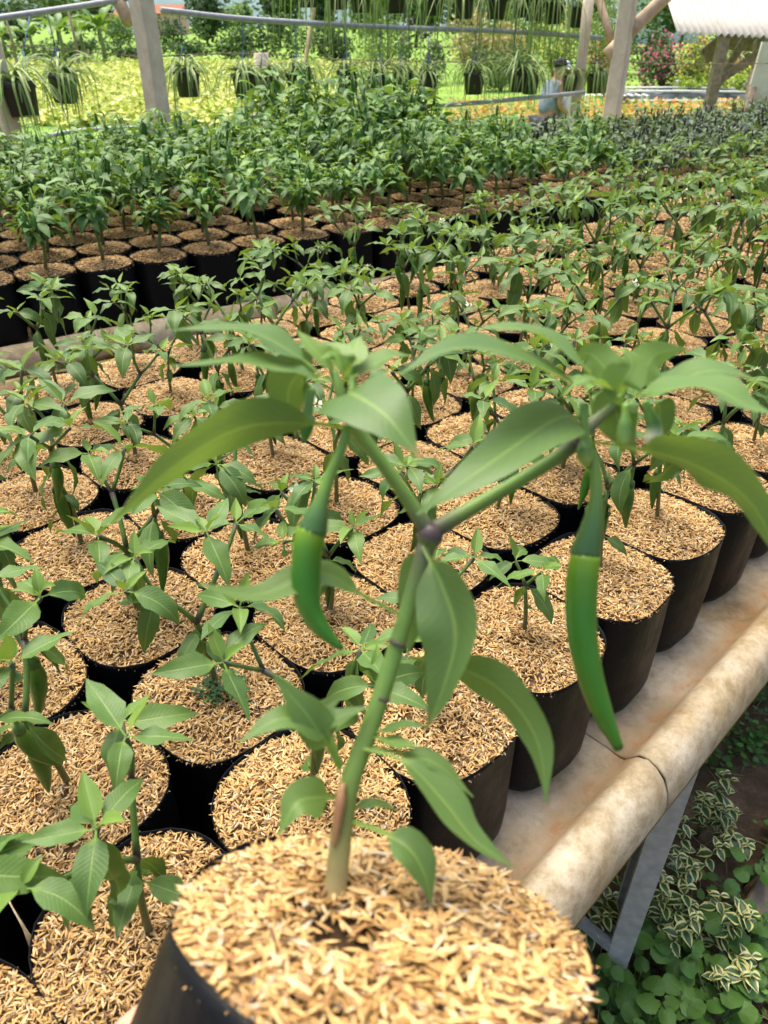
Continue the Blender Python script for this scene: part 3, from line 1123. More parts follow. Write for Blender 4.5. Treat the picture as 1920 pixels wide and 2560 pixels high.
fgb = bag_mesh(7, FG_R, FG_R, BAG_H, 72, 2.0, belly=0.07, amp=0.9)
for v in fgb.vertices:
    k = 1 - v.co.z / BAG_H
    v.co.x -= 0.030 * min(k, 0.6) * (1 - 0.3 * k)
put('grow_bag', fgb, held)
hb = ray_local(850, 2425, 0.182)
sb = ray_local(833, 2318, 0.186)
hole = (hb.x, hb.y, 0.017, 0.016)
put('soil', soil_mesh(FG_R, FG_R, 0.1800, 0.020, hole, 'soil_dark', 2.0, 48, 16), held)
h = put('husk_mulch', husk_mesh(9, 6800, FG_R, FG_R, 0.1815, 0.020, 0.0118, hole, rm=0.952, e=2.0), held)
h['kind'] = 'stuff'
base_l = Vector((sb.x, sb.y, 0.172))
zb = -(FGM @ base_l - Vector((0, 0, HC))).dot(-C_FW)
G1, G2, TAN, PUR = (0.13, 0.22, 0.045), (0.14, 0.26, 0.05), (0.36, 0.29, 0.14), (0.070, 0.050, 0.055)


def fg_tube(mb, pts, rad, col, n=None, seg=12):
    n = n or len(pts) * 4
    P = catmull(pts, n)
    m = len(rad)
    rr_, cc = [], []
    for i in range(n):
        t = i / (n - 1) * (m - 1)
        k = min(int(t), m - 2)
        rr_.append(rad[k] + (rad[k + 1] - rad[k]) * (t - k))
        t2 = i / (n - 1) * (len(col) - 1)
        k2 = min(int(t2), len(col) - 2)
        cc.append(tuple(np.array(col[k2]) * (1 - t2 + k2) + np.array(col[k2 + 1]) * (t2 - k2)))
    mb.tube(P, rr_, seg, cc)


S = MB()
z0 = zb
fg_tube(S, [base_l, FL(724, 1930, z0), FL(738, 1800, z0), FL(757, 1690, z0), FL(800, 1570, z0 + .002), FL(838, 1455, z0 + .004), FL(880, 1320, z0 + .006), FL(925, 1165, z0 + .008)],
        [0.0056, 0.0050, 0.0048, 0.0045, 0.0042, 0.0039, 0.0037, 0.0042], [TAN, TAN, (0.20, 0.22, 0.07), G1, G1, G2, G2, (0.09, 0.08, 0.06)])
zf = z0 + .008
for (a, b, r_) in ((1618, 1608, .0043), (1510, 1502, .0041), (1690, 1682, .0045), (1392, 1384, .0040)):
    xa = {1618: 786, 1510: 822, 1690: 756, 1392: 858}[a]
    S.tube([FL(xa, a, z0 + .003), FL(xa + 3, b, z0 + .003)], [r_, r_], 10, (0.10, 0.09, 0.06))
S.tube([FL(922, 1182, zf), FL(928, 1160, zf), FL(934, 1135, zf)], [0.0043, 0.0062, 0.0050], 10, [G1, PUR, PUR])
fg_tube(S, [FL(926, 1150, zf), FL(885, 1085, zf - .002), FL(825, 1000, zf - .006), FL(772, 930, zf - .010), FL(752, 895, zf - .012)], [0.0040, 0.0033, 0.0030, 0.0032, 0.0034], [PUR, G1, G2, G1, (0.08, 0.10, 0.05)])
fg_tube(S, [FL(752, 900, zf - .012), FL(735, 850, zf - .012), FL(720, 800, zf - .010)], [0.0028, 0.0022, 0.0018], [(0.16, 0.15, 0.10), G2, G2])
fg_tube(S, [FL(752, 900, zf - .012), FL(762, 840, zf - .008), FL(760, 790, zf - .004)], [0.0026, 0.0020, 0.0016], [G1, G2, G2])
fg_tube(S, [FL(934, 1148, zf), FL(1010, 1103, zf), FL(1110, 1045, zf + .002), FL(1200, 990, zf + .002), FL(1245, 955, zf + .002)], [0.0042, 0.0034, 0.0032, 0.0032, 0.0036], [PUR, G1, G2, G1, PUR])
fg_tube(S, [FL(1245, 955, zf + .002), FL(1290, 905, zf + .002), FL(1335, 862, zf + .004), FL(1350, 820, zf + .006)], [0.0032, 0.0026, 0.0024, 0.0020], [(0.16, 0.15, 0.11), (0.17, 0.20, 0.10), G2, G2])
put('stem', S.mesh('held_stem_mesh', M['stem']), held)


def fg_fruit(pts_ped, pts_body, rad, mid=False):
    ped, bod = MB(), MB()
    dk, lt = (0.040, 0.175, 0.018), (0.17, 0.32, 0.015)
    fg_tube(bod, [FL(*p) for p in pts_body], rad, [lt, (0.07, 0.20, 0.012), dk, dk, dk, dk, (0.035, 0.15, 0.015)], 30, 16)
    o = put('chili_fruit', bod.mesh('held_fruit_mesh', M['fruit']), held)
    fg_tube(ped, [FL(*p) for p in pts_ped], [0.0021, 0.0021, 0.0024, 0.0030, 0.0048, rad[0] * 1.03, rad[0] * 1.02], [(0.13, 0.25, 0.045)] * 3 + [(0.07, 0.16, 0.04), (0.045, 0.115, 0.03), (0.045, 0.115, 0.03)], 26, 12)
    put('calyx', ped.mesh('held_calyx_mesh', M['fruit']), o)


za, zr = zf - .034, zf - .012
fg_fruit([(752, 925, za), (735, 975, za), (712, 1030, za + .002), (695, 1080, za + .003), (685, 1112, za + .004), (676, 1140, za + .005), (672, 1150, za + .005)],
         [(674, 1142, za + .005), (664, 1185, za + .006), (660, 1245, za + .008), (666, 1305, za + .010), (692, 1355, za + .012), (738, 1402, za + .014)],
         [0.0060, 0.0062, 0.0060, 0.0052, 0.0038, 0.0012])
fg_fruit([(1262, 872, zr), (1262, 930, zr), (1285, 1010, zr + .002), (1288, 1080, zr + .004), (1278, 1140, zr + .006), (1266, 1188, zr + .008), (1264, 1202, zr + .008)],
         [(1265, 1196, zr + .008), (1257, 1260, zr + .010), (1256, 1350, zr + .013), (1270, 1440, zr + .016), (1298, 1530, zr + .019), (1336, 1616, zr + .022)],
         [0.0064, 0.0070, 0.0069, 0.0062, 0.0050, 0.0024])
fg_fruit([(672, 840, zf - .02), (668, 870, zf - .02), (664, 890, zf - .02), (662, 900, zf - .02), (661, 910, zf - .02), (660, 914, zf - .02), (660, 918, zf - .02)],
         [(660, 912, zf - .02), (660, 925, zf - .02), (659, 940, zf - .02), (657, 955, zf - .02)], [0.0036, 0.0034, 0.0024, 0.0008])
for (a, b, c_, white) in (((1352, 872), (1350, 930), (1346, 975), 0), ((1392, 865), (1412, 920), (1408, 972), 1), ((1262, 940), (1262, 975), (1268, 1010), 0)):
    mb = MB()
    tip = (0.72, 0.71, 0.48) if white else (0.22, 0.33, 0.07)
    fg_tube(mb, [FL(*a, zr), FL(*b, zr), FL(*c_, zr)], [0.0016, 0.0018, 0.0032, 0.0036, 0.0040 if white else 0.003, 0.0010], [(0.13, 0.25, 0.04), (0.1, 0.2, 0.04), (0.09, 0.19, 0.04), tip, tip], 18, 10)
    put('flower_bud', mb.mesh('held_bud_mesh', M['fruit']), held)

FACE, UPW = (0, 0, 1), (0, 0.83, 0.55)
zs = z0
# (path of view points with depth offset, width in view pixels, normal start, normal end, fold, wave, tint, brown, petiole share)
FGL = [
    ([(700, 815, -.012), (625, 758, -.014), (520, 712, -.016), (352, 715, -.016)], 130, (0, .86, .50), (0, .90, .42), .25, .10, .10, 0, .22),
    ([(715, 845, -.016), (640, 805, -.022), (520, 785, -.028), (365, 792, -.030)], 130, (.0, .86, .46), (0, .88, .42), .30, .08, .08, 0, .20),
    ([(690, 815, -.008), (650, 805, -.004), (622, 855, .000), (640, 945, .006)], 118, (-.3, .1, -.9), (-.3, .3, -.9), .15, .10, .05, 0, .16),
    ([(745, 925, -.012), (660, 915, -.020), (520, 925, -.030), (380, 1005, -.040), (240, 1130, -.044)], 128, (-.1, .72, -.60), (-.35, .62, -.65), .30, .12, .02, 0, .24),
    ([(755, 860, -.016), (760, 850, -.026), (835, 900, -.040), (908, 992, -.046)], 185, (-.15, .35, .92), (.30, .45, .83), .15, .08, .03, .9, .10),
    ([(1255, 905, -.004), (1200, 905, -.014), (1060, 1000, -.034), (900, 1112, -.040)], 168, (-.30, .40, .86), (-.45, .55, .70), .16, .08, .0, 0, .13),
    ([(765, 815, -.002), (800, 792, .004), (850, 770, .008), (902, 772, .012)], 90, (0, .85, .45), (0, .88, .4), .35, .08, .22, 0, .12),
    ([(720, 800, -.004), (700, 775, -.006), (668, 745, -.006), (640, 712, -.004)], 60, (.5, .4, .7), (.5, .2, .8), .40, .08, .45, 0, .10),
    ([(750, 800, -.006), (755, 785, -.010), (720, 770, -.014), (690, 775, -.018)], 52, (0, .8, .6), (0, .8, .6), .40, .08, .50, 0, .05),
    ([(755, 795, -.002), (762, 765, .000), (770, 742, .004), (782, 725, .006)], 66, (.3, -.2, -.9), (.3, -.2, -.9), .25, .08, .42, 0, .05),
    ([(750, 820, -.010), (740, 780, -.014), (735, 755, -.012), (700, 740, -.008)], 60, (.1, .75, .6), (-.1, .8, .5), .40, .1, .45, 0, .05),
    ([(740, 830, -.014), (742, 800, -.020), (730, 775, -.022), (715, 755, -.022)], 46, (.6, .3, .7), (.6, .3, .7), .5, .08, .6, 0, .05),
    # right tuft
    ([(1290, 830, 0), (1250, 785, -.004), (1140, 715, -.008), (1015, 712, -.008)], 125, (.05, .86, .48), (0, .88, .46), .30, .10, .10, 0, .20),
    ([(1290, 850, -.006), (1215, 820, -.016), (1090, 762, -.026), (970, 755, -.034), (865, 808, -.040)], 150, (.1, .80, .52), (-.1, .85, .50), .28, .08, .06, 0, .18),
    ([(1365, 862, -.006), (1420, 845, -.014), (1530, 838, -.026), (1620, 880, -.034), (1720, 915, -.038)], 150, (-.05, .82, .52), (.1, .88, .45), .30, .10, .14, 0, .12),
    ([(1375, 850, .004), (1450, 828, .002), (1560, 802, -.002), (1720, 868, -.006)], 130, (0, .88, .44), (.1, .88, .42), .30, .10, .12, 0, .18),
    ([(1275, 955, -.004), (1400, 975, -.014), (1510, 1010, -.028), (1620, 1085, -.036), (1700, 1235, -.040)], 165, (.15, .80, -.45), (.5, .72, -.35), .32, .10, .0, 0, .24),
    ([(1335, 835, 0), (1310, 800, .002), (1275, 765, .004), (1240, 770, .006)], 84, (0, .35, -.9), (0, .35, -.9), .2, .1, .25, 0, .06),
    ([(1340, 850, -.010), (1345, 825, -.016), (1365, 790, -.018), (1350, 752, -.016)], 95, (-.1, .35, .9), (-.1, .25, .9), .35, .1, .35, 0, .06),
    ([(1380, 845, 0), (1395, 800, .002), (1420, 765, .006), (1485, 752, .010)], 92, (-.2, .1, -.95), (-.2, .2, -.9), .2, .1, .35, 0, .10),
    ([(1330, 850, -.010), (1290, 830, -.018), (1262, 820, -.024), (1235, 838, -.028)], 60, (-.2, .75, .6), (-.3, .7, .6), .40, .1, .35, 0, .06),
    ([(1345, 860, .006), (1330, 880, .010), (1345, 930, .014), (1375, 985, .016)], 105, (0, .1, -.98), (0, .2, -.95), .15, .1, .04, 0, .06),
    ([(1420, 870, .004), (1425, 885, .008), (1420, 930, .010), (1390, 965, .012)], 70, (.2, .1, -.95), (0, .2, -.95), .15, .1, .05, 0, .06),
    # leaves on the main stem
    ([(862, 1328, 0), (780, 1285, -.006), (690, 1238, -.012), (560, 1285, -.022), (425, 1262, -.028)], 82, (.05, .70, .68), (.1, .70, .68), .30, .10, .14, 0, .30),
    ([(915, 1180, .004), (955, 1262, -.008), (985, 1370, -.016), (960, 1480, -.014), (922, 1575, -.008)], 150, (-.60, .30, .72), (-.45, .45, .78), .62, .10, .0, .5, .14),
    ([(935, 1190, .012), (905, 1235, .016), (892, 1330, .020), (880, 1420, .022)], 90, (.3, .1, -.95), (.3, .1, -.95), .2, .1, .10, 0, .12),
    ([(885, 1420, .004), (985, 1440, -.002), (1085, 1495, -.010), (1160, 1600, -.016), (1182, 1738, -.018)], 118, (.25, .45, -.80), (.55, .35, -.72), .25, .10, .05, 0, .22),
    ([(735, 1665, 0), (700, 1600, -.008), (660, 1540, -.014), (592, 1462, -.018)], 96, (.2, .55, .80), (.2, .55, .80), .25, .1, .02, 0, .28),
    ([(740, 1655, 0), (690, 1580, -.010), (610, 1552, -.018), (515, 1605, -.024)], 84, (0, .75, .62), (-.1, .75, .62), .30, .1, .03, 0, .28),
    ([(735, 1660, .004), (715, 1590, .006), (690, 1545, .008), (745, 1498, .010)], 60, (0, .7, .7), (0, .7, .7), .30, .1, .15, 0, .40),
    ([(700, 1585, -.004), (715, 1560, -.006), (745, 1545, -.006), (800, 1525, -.004)], 52, (0, .8, .5), (0, .8, .5), .30, .1, .10, 0, .20),
    ([(742, 1722, 0), (690, 1722, -.012), (640, 1735, -.020), (602, 1805, -.024)], 92, (-.25, .35, .88), (-.4, .3, .86), .30, .1, .25, 0, .24),
    ([(790, 1612, 0), (880, 1632, -.006), (945, 1652, -.010), (1022, 1722, -.014)], 62, (.1, .85, .45), (.2, .8, .45), .30, .1, .10, 0, .30),
    ([(785, 1618, -.004), (880, 1650, -.014), (965, 1740, -.022), (1025, 1815, -.026), (1108, 1872, -.026)], 98, (.35, .72, .55), (.4, .72, .5), .40, .1, .05, 0, .24),
    ([(745, 1770, 0), (820, 1795, -.010), (880, 1830, -.016), (915, 1885, -.018), (932, 1955, -.018)], 88, (.35, .45, .80), (.5, .4, .75), .40, .1, .03, 0, .34),
    ([(745, 1758, .004), (790, 1738, .008), (825, 1738, .012), (862, 1752, .014)], 34, (0, .9, .4), (0, .9, .4), .30, .1, .10, 0, .2),
    ([(800, 1585, 0), (840, 1575, -.004), (880, 1565, -.006), (925, 1572, -.008)], 34, (0, .9, .4), (0, .9, .4), .30, .1, .10, 0, .2),
    ([(800, 1590, 0), (840, 1600, -.006), (875, 1608, -.008), (905, 1612, -.010)], 36, (0, .8, .5), (0, .8, .5), .30, .1, .35, 0, .2),
    ([(735, 1990, 0), (748, 1985, -.003), (758, 1978, -.005), (768, 1980, -.006)], 20, (0, .8, .5), (0, .8, .5), .30, .1, .2, 0, .2),
]
rgf = random.Random(8)
for (path, wpx, na_, nb_, fold, wave, tint, br, pet) in FGL:
    mb = MB()
    P = [FL(x, y, zs + dz) for (x, y, dz) in path]
    wm = wpx * K * (zs + path[len(path) // 2][2]) / FPX
    rot = FGI.to_3x3()
    n0, n1 = (rot @ CV(*na_)).normalized(), (rot @ CV(*nb_)).normalized()
    leaf_into(mb, P, wm, (n0, n1), pet=pet, nl=18, na=6, fold=fold, wave=wave, tint=tint, brown=br, petw=0.0011, rng=rgf, curl=0.10)
    put('leaf', mb.mesh('held_leaf_mesh', M['leaf_fg']), held)
mb = MB()
fg_tube(mb, [FL(742, 1690, zs - .006), FL(735, 1730, zs - .007), FL(728, 1780, zs - .007), FL(722, 1830, zs - .006)], [0.0010, 0.0026, 0.0020, 0.0006], [(0.35, 0.20, 0.10), (0.28, 0.15, 0.07), (0.35, 0.2, 0.1)], 10, 6)
put('dry_leaf_scrap', mb.mesh('scrap_mesh', M['stem']), held)

# the hand that holds the bag: one continuous skinned figure, palm and five fingers
def skin_body(name, pts, edges, mat, parent=None, sub=2, M0=None):
    me = bpy.data.meshes.new(name + '_mesh')
    me.from_pydata([tuple(p[:3]) for p in pts], edges, [])
    o = put(name, me, parent, M0, mat)
    sk = o.modifiers.new('skin', 'SKIN')
    sk.use_smooth_shade = True
    for i, p in enumerate(pts):
        r = p[3]
        me.skin_vertices[0].data[i].radius = r if isinstance(r, tuple) else (r, r)
        me.skin_vertices[0].data[i].use_root = (i == 0)
    ss = o.modifiers.new('sub', 'SUBSURF')
    ss.levels = sub
    ss.render_levels = sub
    return o


CAMM = Matrix(((1, 0, 0, 0), (0, SN, -CS, 0), (0, CS, SN, HC), (0, 0, 0, 1)))
hp = [(-0.150, -0.295, -0.215, 0.026), (-0.160, -0.330, -0.160, 0.025), (-0.185, -0.43, -0.02, 0.036), (-0.21, -0.55, 0.14, 0.043),
      (-0.142, -0.272, -0.262, 0.016), (-0.127, -0.243, -0.302, 0.0098), (-0.1135, -0.2345, -0.336, 0.0090), (-0.092, -0.236, -0.368, 0.0080),
      (-0.142, -0.290, -0.270, 0.016), (-0.128, -0.262, -0.312, 0.0100), (-0.113, -0.256, -0.350, 0.0092), (-0.088, -0.256, -0.384, 0.0082),
      (-0.140, -0.306, -0.268, 0.015), (-0.127, -0.283, -0.310, 0.0095), (-0.113, -0.277, -0.346, 0.0088), (-0.090, -0.277, -0.376, 0.0078),
      (-0.136, -0.322, -0.258, 0.014), (-0.124, -0.303, -0.296, 0.0085), (-0.112, -0.297, -0.326, 0.0078), (-0.094, -0.297, -0.350, 0.0068),
      (-0.128, -0.288, -0.204, 0.013), (-0.098, -0.272, -0.198, 0.0110), (-0.068, -0.262, -0.203, 0.0092)]
he = [(0, 1), (1, 2), (2, 3), (0, 4), (4, 5), (5, 6), (6, 7), (0, 8), (8, 9), (9, 10), (10, 11), (0, 12), (12, 13), (13, 14), (14, 15), (0, 16), (16, 17), (17, 18), (18, 19),
      (0, 20), (20, 21), (21, 22)]
person0 = skin_body('hand', hp, he, M['skin_hand'], None, 2, CAMM)
tag(person0, 'hand gripping the side of the held black grow bag', 'hand')

# ------------------------------------------------------------------ terrain
def gz(x, y):
    t = min(max((y - 4.9) / 3.6, 0), 1)
    return -0.5 * (t * t * (3 - 2 * t))


def ground_material():
    m, t, b, o = nmat('ground')
    tc = t.nodes.new('ShaderNodeTexCoord')
    sp = t.nodes.new('ShaderNodeSeparateXYZ')
    t.links.new(tc.outputs['Object'], sp.inputs[0])
    n1, n2 = noise_n(t, 9, 8, 0.7), noise_n(t, 0.35, 6, 0.65)
    soil = ramp(t, n1, [(0.3, (0.045, 0.031, 0.018)), (0.52, (0.125, 0.085, 0.05)), (0.72, (0.26, 0.19, 0.11))]).outputs[0]
    grass = ramp(t, n2, [(0.35, (0.11, 0.21, 0.035)), (0.65, (0.24, 0.36, 0.07))]).outputs[0]
    mr = t.nodes.new('ShaderNodeMapRange')
    mr.inputs[1].default_value = 4.2
    mr.inputs[2].default_value = 5.2
    t.links.new(math_n(t, 'ADD', sp.outputs[1], math_n(t, 'MULTIPLY', n1, 1.2)), mr.inputs[0])
    c = mixc(t, mr.outputs[0], soil, grass)
    t.links.new(c, b.inputs['Base Color'])
    b.inputs['Roughness'].default_value = 0.95
    b.inputs['Specular IOR Level'].default_value = 0.1
    bump(t, b, n1, 0.8, 0.03)
    return m


M['terrain'] = ground_material()
xs = [-900, -300, -120, -60, -30, -15, -8, -4, -2, -1, 0, 1, 2, 4, 8, 15, 30, 60, 120, 300, 900]
ys = [-60, -10, -3, -1, 0, 1, 2, 3, 4, 4.9, 5.3, 5.8, 6.3, 6.8, 7.3, 7.8, 8.2, 8.6, 10, 15, 25, 40, 70, 120, 250, 500, 1200]
mb = MB()
mb.add([Vector((x, y, gz(x, y))) for y in ys for x in xs],
       [(j * len(xs) + i, j * len(xs) + i + 1, (j + 1) * len(xs) + i + 1, (j + 1) * len(xs) + i) for j in range(len(ys) - 1) for i in range(len(xs) - 1)])
tag(put('ground', mb.mesh('ground_mesh', M['terrain'], color=False)), kind='structure')


def far(px, d, z=None):
    """place on the terrain at photo column px and depth d"""
    zz = -0.5 if z is None else z
    return Vector(((px - 960) / FPX * d, (d - (HC - zz) * SN) / CS, zz))


# ------------------------------------------------------------------ weeds and shrubs beside the bench
def round_leaf(seed, L=1.0, tint=0.05):
    rr = random.Random(seed)
    mb = MB()
    vs, uvs, cols = [Vector((0, 0, 0))], [(0.5, 0.0)], [(tint, 0, 0)]
    nseg = 14
    for ring, rr_ in ((1, 0.55), (2, 1.0)):
        for i in range(nseg + 1):
            a = -2.75 + 5.5 * i / nseg
            r = 0.5 * rr_ * (1 + 0.04 * math.sin(9 * a))
            x, y = 0.42 * rr_ + r * math.cos(a) * 1.0 - 0.10 * rr_, r * math.sin(a)
            vs.append(Vector((x, y, 0.10 * rr_ ** 2 * math.cos(2 * a + 0.5) - 0.06 * rr_)))
            uvs.append((0.5 + y, max(x, 0)))
            cols.append((tint, 0, 0))
    fs = [(0, 1 + i, 2 + i) for i in range(nseg)]
    o = 1
    for i in range(nseg):
        a, b = o + i, o + nseg + 1 + i
        fs.append((a, b, b + 1, a + 1))
    mb.add(vs, fs, uvs, cols)
    return mb.mesh('round_leaf_mesh', M['weed'])


M['weed'] = leaf_mat('round_weed_leaf', (0.045, 0.125, 0.022), (0.10, 0.22, 0.04), (0.19, 0.32, 0.06), trans=0.2, vein=(0.12, 0.22, 0.06), veinamt=0.3)


def variegated_material():
    m, t, b, o = nmat('variegated_leaf')
    uv = t.nodes.new('ShaderNodeUVMap')
    uv.uv_map = 'UVMap'
    sp = t.nodes.new('ShaderNodeSeparateXYZ')
    t.links.new(uv.outputs[0], sp.inputs[0])
    au = math_n(t, 'ABSOLUTE', math_n(t, 'SUBTRACT', sp.outputs[0], 0.5))
    nz = noise_n(t, 3, 4)
    e = math_n(t, 'ADD', au, math_n(t, 'MULTIPLY', math_n(t, 'SUBTRACT', nz, 0.5), 0.35))
    at = N(t, 'ShaderNodeAttribute', attribute_name='tint')
    e = math_n(t, 'ADD', e, math_n(t, 'MULTIPLY', at.outputs['Fac'], 0.5))
    r = ramp(t, e, [(0.25, (0.040, 0.10, 0.028)), (0.30, (0.13, 0.20, 0.06)), (0.34, (0.62, 0.60, 0.22))])
    t.links.new(r.outputs[0], b.inputs['Base Color'])
    b.inputs['Roughness'].default_value = 0.4
    return m


M['varieg'] = variegated_material()
ROUND = [round_leaf(k, tint=t_) for k, t_ in ((1, 0.05), (2, 0.15), (3, 0.0))]
VLEAF = []
for k in range(4):
    mb = MB()
    leaf_into(mb, canonical_path(1, 0.3 + 0.3 * k), 0.62, Vector((0, 0, 1)), pet=0.08, nl=6, na=4, fold=0.25, wave=0.08, tint=(0, 0, 0.15, 0.55)[k], petw=0.02, rng=rgf)
    VLEAF.append(mb.mesh('variegated_leaf_mesh', M['varieg']))
rgw = random.Random(31)
vspots = [(1469, 2232, .26), (1545, 2070, .34), (1706, 2250, .30), (1799, 2284, .22), (1735, 2117, .22), (1805, 2394, .16), (1780, 1985, .20), (1480, 2120, .30), (1840, 2060, .14)]
for (x, y, hgt) in vspots:
    p, d = on_plane(x, y, HC - hgt * 0.8)
    if p.dot(N1) > 0.15 and x > 1560:
        pass
    root = empty('variegated_shrub', (p.x, p.y, 0))
    tag(root, 'low shrub with yellow edged green leaves growing beside the bench leg', 'shrub', 'variegated shrubs beside the bench')
    sm = MB()
    for k in range(4):
        a = rgw.uniform(0, 6.28)
        tp = Vector((math.cos(a) * 0.05, math.sin(a) * 0.05, hgt * rgw.uniform(0.7, 1.0)))
        pts = catmull([Vector((0, 0, 0)), tp * 0.5 + Vector((0, 0, 0.02)), tp], 6)
        sm.tube(pts, [0.002, 0.002, 0.0018, 0.0016, 0.0014, 0.001], 5, (0.10, 0.13, 0.04))
        for j in range(7):
            s = 0.3 + 0.7 * j / 6
            q = pts[0].lerp(pts[-1], s) + Vector((0, 0, 0.02 * math.sin(s * 3.1)))
            for sd in (0, 1):
                a2 = j * 1.57 + sd * math.pi + rgw.uniform(-.3, .3)
                put('leaf', VLEAF[3] if j == 6 else rgw.choice(VLEAF[:3]), root, frame(q, a2, rgw.uniform(-0.2, 0.6), rgw.uniform(-.3, .3), rgw.uniform(0.022, 0.036) * (0.7 if j == 6 else 1)))
    put('stem', sm.mesh('shrub_stem_mesh', M['stem']), root)
rspots = [(1602, 2440), (1720, 2380), (1680, 2420), (1830, 2440), (1640, 2505), (1540, 2500), (1770, 2460), (1850, 2250), (1900, 2330), (1590, 2540), (1720, 2530), (1810, 2530),
          (1885, 2420), (1560, 2330), (1890, 2150), (1660, 2330), (1510, 2555), (1620, 2590), (1460, 2480)]
for (x, y) in rspots:
    p, d = on_plane(x, y, HC - 0.10)
    root = empty('round_leaf_weed', (p.x, p.y, 0))
    tag(root, 'low weed with rounded glossy green leaves on the soil beside the bench', 'weed', 'round leaved weeds beside the bench')
    sm = MB()
    for k in range(rgw.randint(8, 12)):
        a = rgw.uniform(0, 6.28)
        hh = rgw.uniform(0.04, 0.14)
        q = Vector((math.cos(a), math.sin(a), 0)) * rgw.uniform(0.01, 0.07) + Vector((0, 0, hh))
        sm.tube([Vector((0, 0, 0)), q * 0.6 + Vector((0, 0, 0.02)), q], [0.0014, 0.0012, 0.001], 5, (0.10, 0.16, 0.05))
        put('leaf', rgw.choice(ROUND), root, frame(q, a + rgw.uniform(-.5, .5), rgw.uniform(-0.3, 0.35), rgw.uniform(-.35, .35), rgw.uniform(0.022, 0.042)))
    put('stem', sm.mesh('weed_stem_mesh', M['stem']), root)


def scatter_leaves(name, pts, size, cols, mat, seed=0, tilt=0.5, n_gon=6, aspect=0.75):
    """many small rounded leaves in one sheet of real faces"""
    g = np.random.default_rng(seed)
    n = len(pts)
    yaw = g.uniform(0, 2 * np.pi, n)
    nx, ny = g.normal(0, tilt, n), g.normal(0, tilt, n)
    nn = np.c_[nx, ny, np.ones(n)]
    nn /= np.linalg.norm(nn, axis=1)[:, None]
    t1 = np.c_[np.cos(yaw), np.sin(yaw), np.zeros(n)]
    t1 -= nn * (t1 * nn).sum(1)[:, None]
    t1 /= np.linalg.norm(t1, axis=1)[:, None]
    t2 = np.cross(nn, t1)
    sz = size * g.uniform(0.6, 1.3, n)
    ring = []
    for k in range(n_gon):
        a = 2 * np.pi * k / n_gon
        ring.append(pts + t1 * (sz * math.cos(a))[:, None] + t2 * (sz * aspect * math.sin(a))[:, None] + nn * (sz * 0.12 * math.cos(2 * a))[:, None])
    vs = np.stack(ring, 1).reshape(-1, 3)
    fs = (np.arange(n_gon)[None] + (np.arange(n) * n_gon)[:, None])
    ci = g.choice(len(cols), n)
    col = np.repeat(np.array(cols)[ci] * g.uniform(0.75, 1.25, n)[:, None], n_gon, 0)
    return quick_mesh(name, vs, fs, np.clip(col, 0, 0.9), mat)


g = np.random.default_rng(4)
cc = np.c_[g.uniform(0.10, 1.9, 1100), g.uniform(0.15, 2.4, 1100)]
nn_ = cc @ np.array([N1.x, N1.y])
cc = cc[nn_ < 0.32]
P = np.repeat(cc, 18, 0)
P = P + g.normal(0, 0.028, P.shape)
keep = np.abs(np.sin(P[:, 0] * 5.3 + 1) + np.cos(P[:, 1] * 4.1 + P[:, 0] * 3)) > 0.14
P = np.c_[P, g.uniform(0.008, 0.055, len(P))][keep]
o = put('ground_cover', scatter_leaves('ground_cover_mesh', P, 0.0095, [(0.06, 0.16, 0.025), (0.10, 0.23, 0.04), (0.14, 0.28, 0.05), (0.07, 0.14, 0.04)], M['foliage'], 3, 0.35))
tag(o, 'small round leaved ground cover on the soil by the bench', 'ground cover', kind='stuff')
mb = MB()
for k in range(260):
    p, d = on_plane(rgw.uniform(1500, 1990), rgw.uniform(1750, 2560), HC - 0.01)
    a = rgw.uniform(0, 6.28)
    dd = Vector((math.cos(a), math.sin(a), rgw.uniform(0, 0.25)))
    L = rgw.uniform(0.02, 0.06)
    mb.tube([p + Vector((0, 0, 0.004)), p + dd * L * 0.5 + Vector((0, 0, 0.006)), p + dd * L + Vector((0, 0, 0.002))], [0.0009, 0.0009, 0.0004], 3, (0.34, 0.27, 0.15))
tag(put('straw_litter', mb.mesh('straw_mesh', M['straw'])), 'dry straw litter on the soil beside the bench', 'straw', kind='stuff')
p, d = on_plane(1890, 2175, HC - 0.03)
mb = MB()
mb.box((0, 0, 0), (0.30, 0.045, 0.02), Matrix.Rotation(R(48), 3, 'Z') @ Matrix.Rotation(R(4), 3, 'Y'))
o = put('plank_offcut', mb.mesh('offcut_mesh', M['wood'], smooth=False), None, Matrix.Translation((p.x + 0.04, p.y, 0.022)))
bv = o.modifiers.new('bev', 'BEVEL')
bv.width = 0.004
tag(o, 'grey plank offcut lying on the soil beside the weeds', 'plank')

# little clover weeds on the husks of two bags
cl = MB()
rgc = random.Random(2)
for k in range(34):
    a, r_ = rgc.uniform(0, 6.28), rgc.uniform(0, 0.028)
    q = Vector((math.cos(a) * r_, math.sin(a) * r_, rgc.uniform(0.008, 0.024)))
    cl.tube([Vector((q.x * 0.4, q.y * 0.4, 0)), q], [0.0005, 0.0004], 4, (0.10, 0.2, 0.04))
    for j in range(3):
        b = j * 2.094 + a
        d_ = Vector((math.cos(b), math.sin(b), 0.12))
        s_ = Vector((-math.sin(b), math.cos(b), 0))
        L = 0.0068
        col = (0.035, 0.105, 0.035) if k % 3 else (0.10, 0.2, 0.04)
        cl.add([q, q + d_ * L * 0.8 + s_ * L * 0.55, q + d_ * L * 0.85, q + d_ * L * 0.8 - s_ * L * 0.55], [(0, 1, 2), (0, 2, 3)], col=col)
clm = cl.mesh('clover_mesh', M['foliage'])
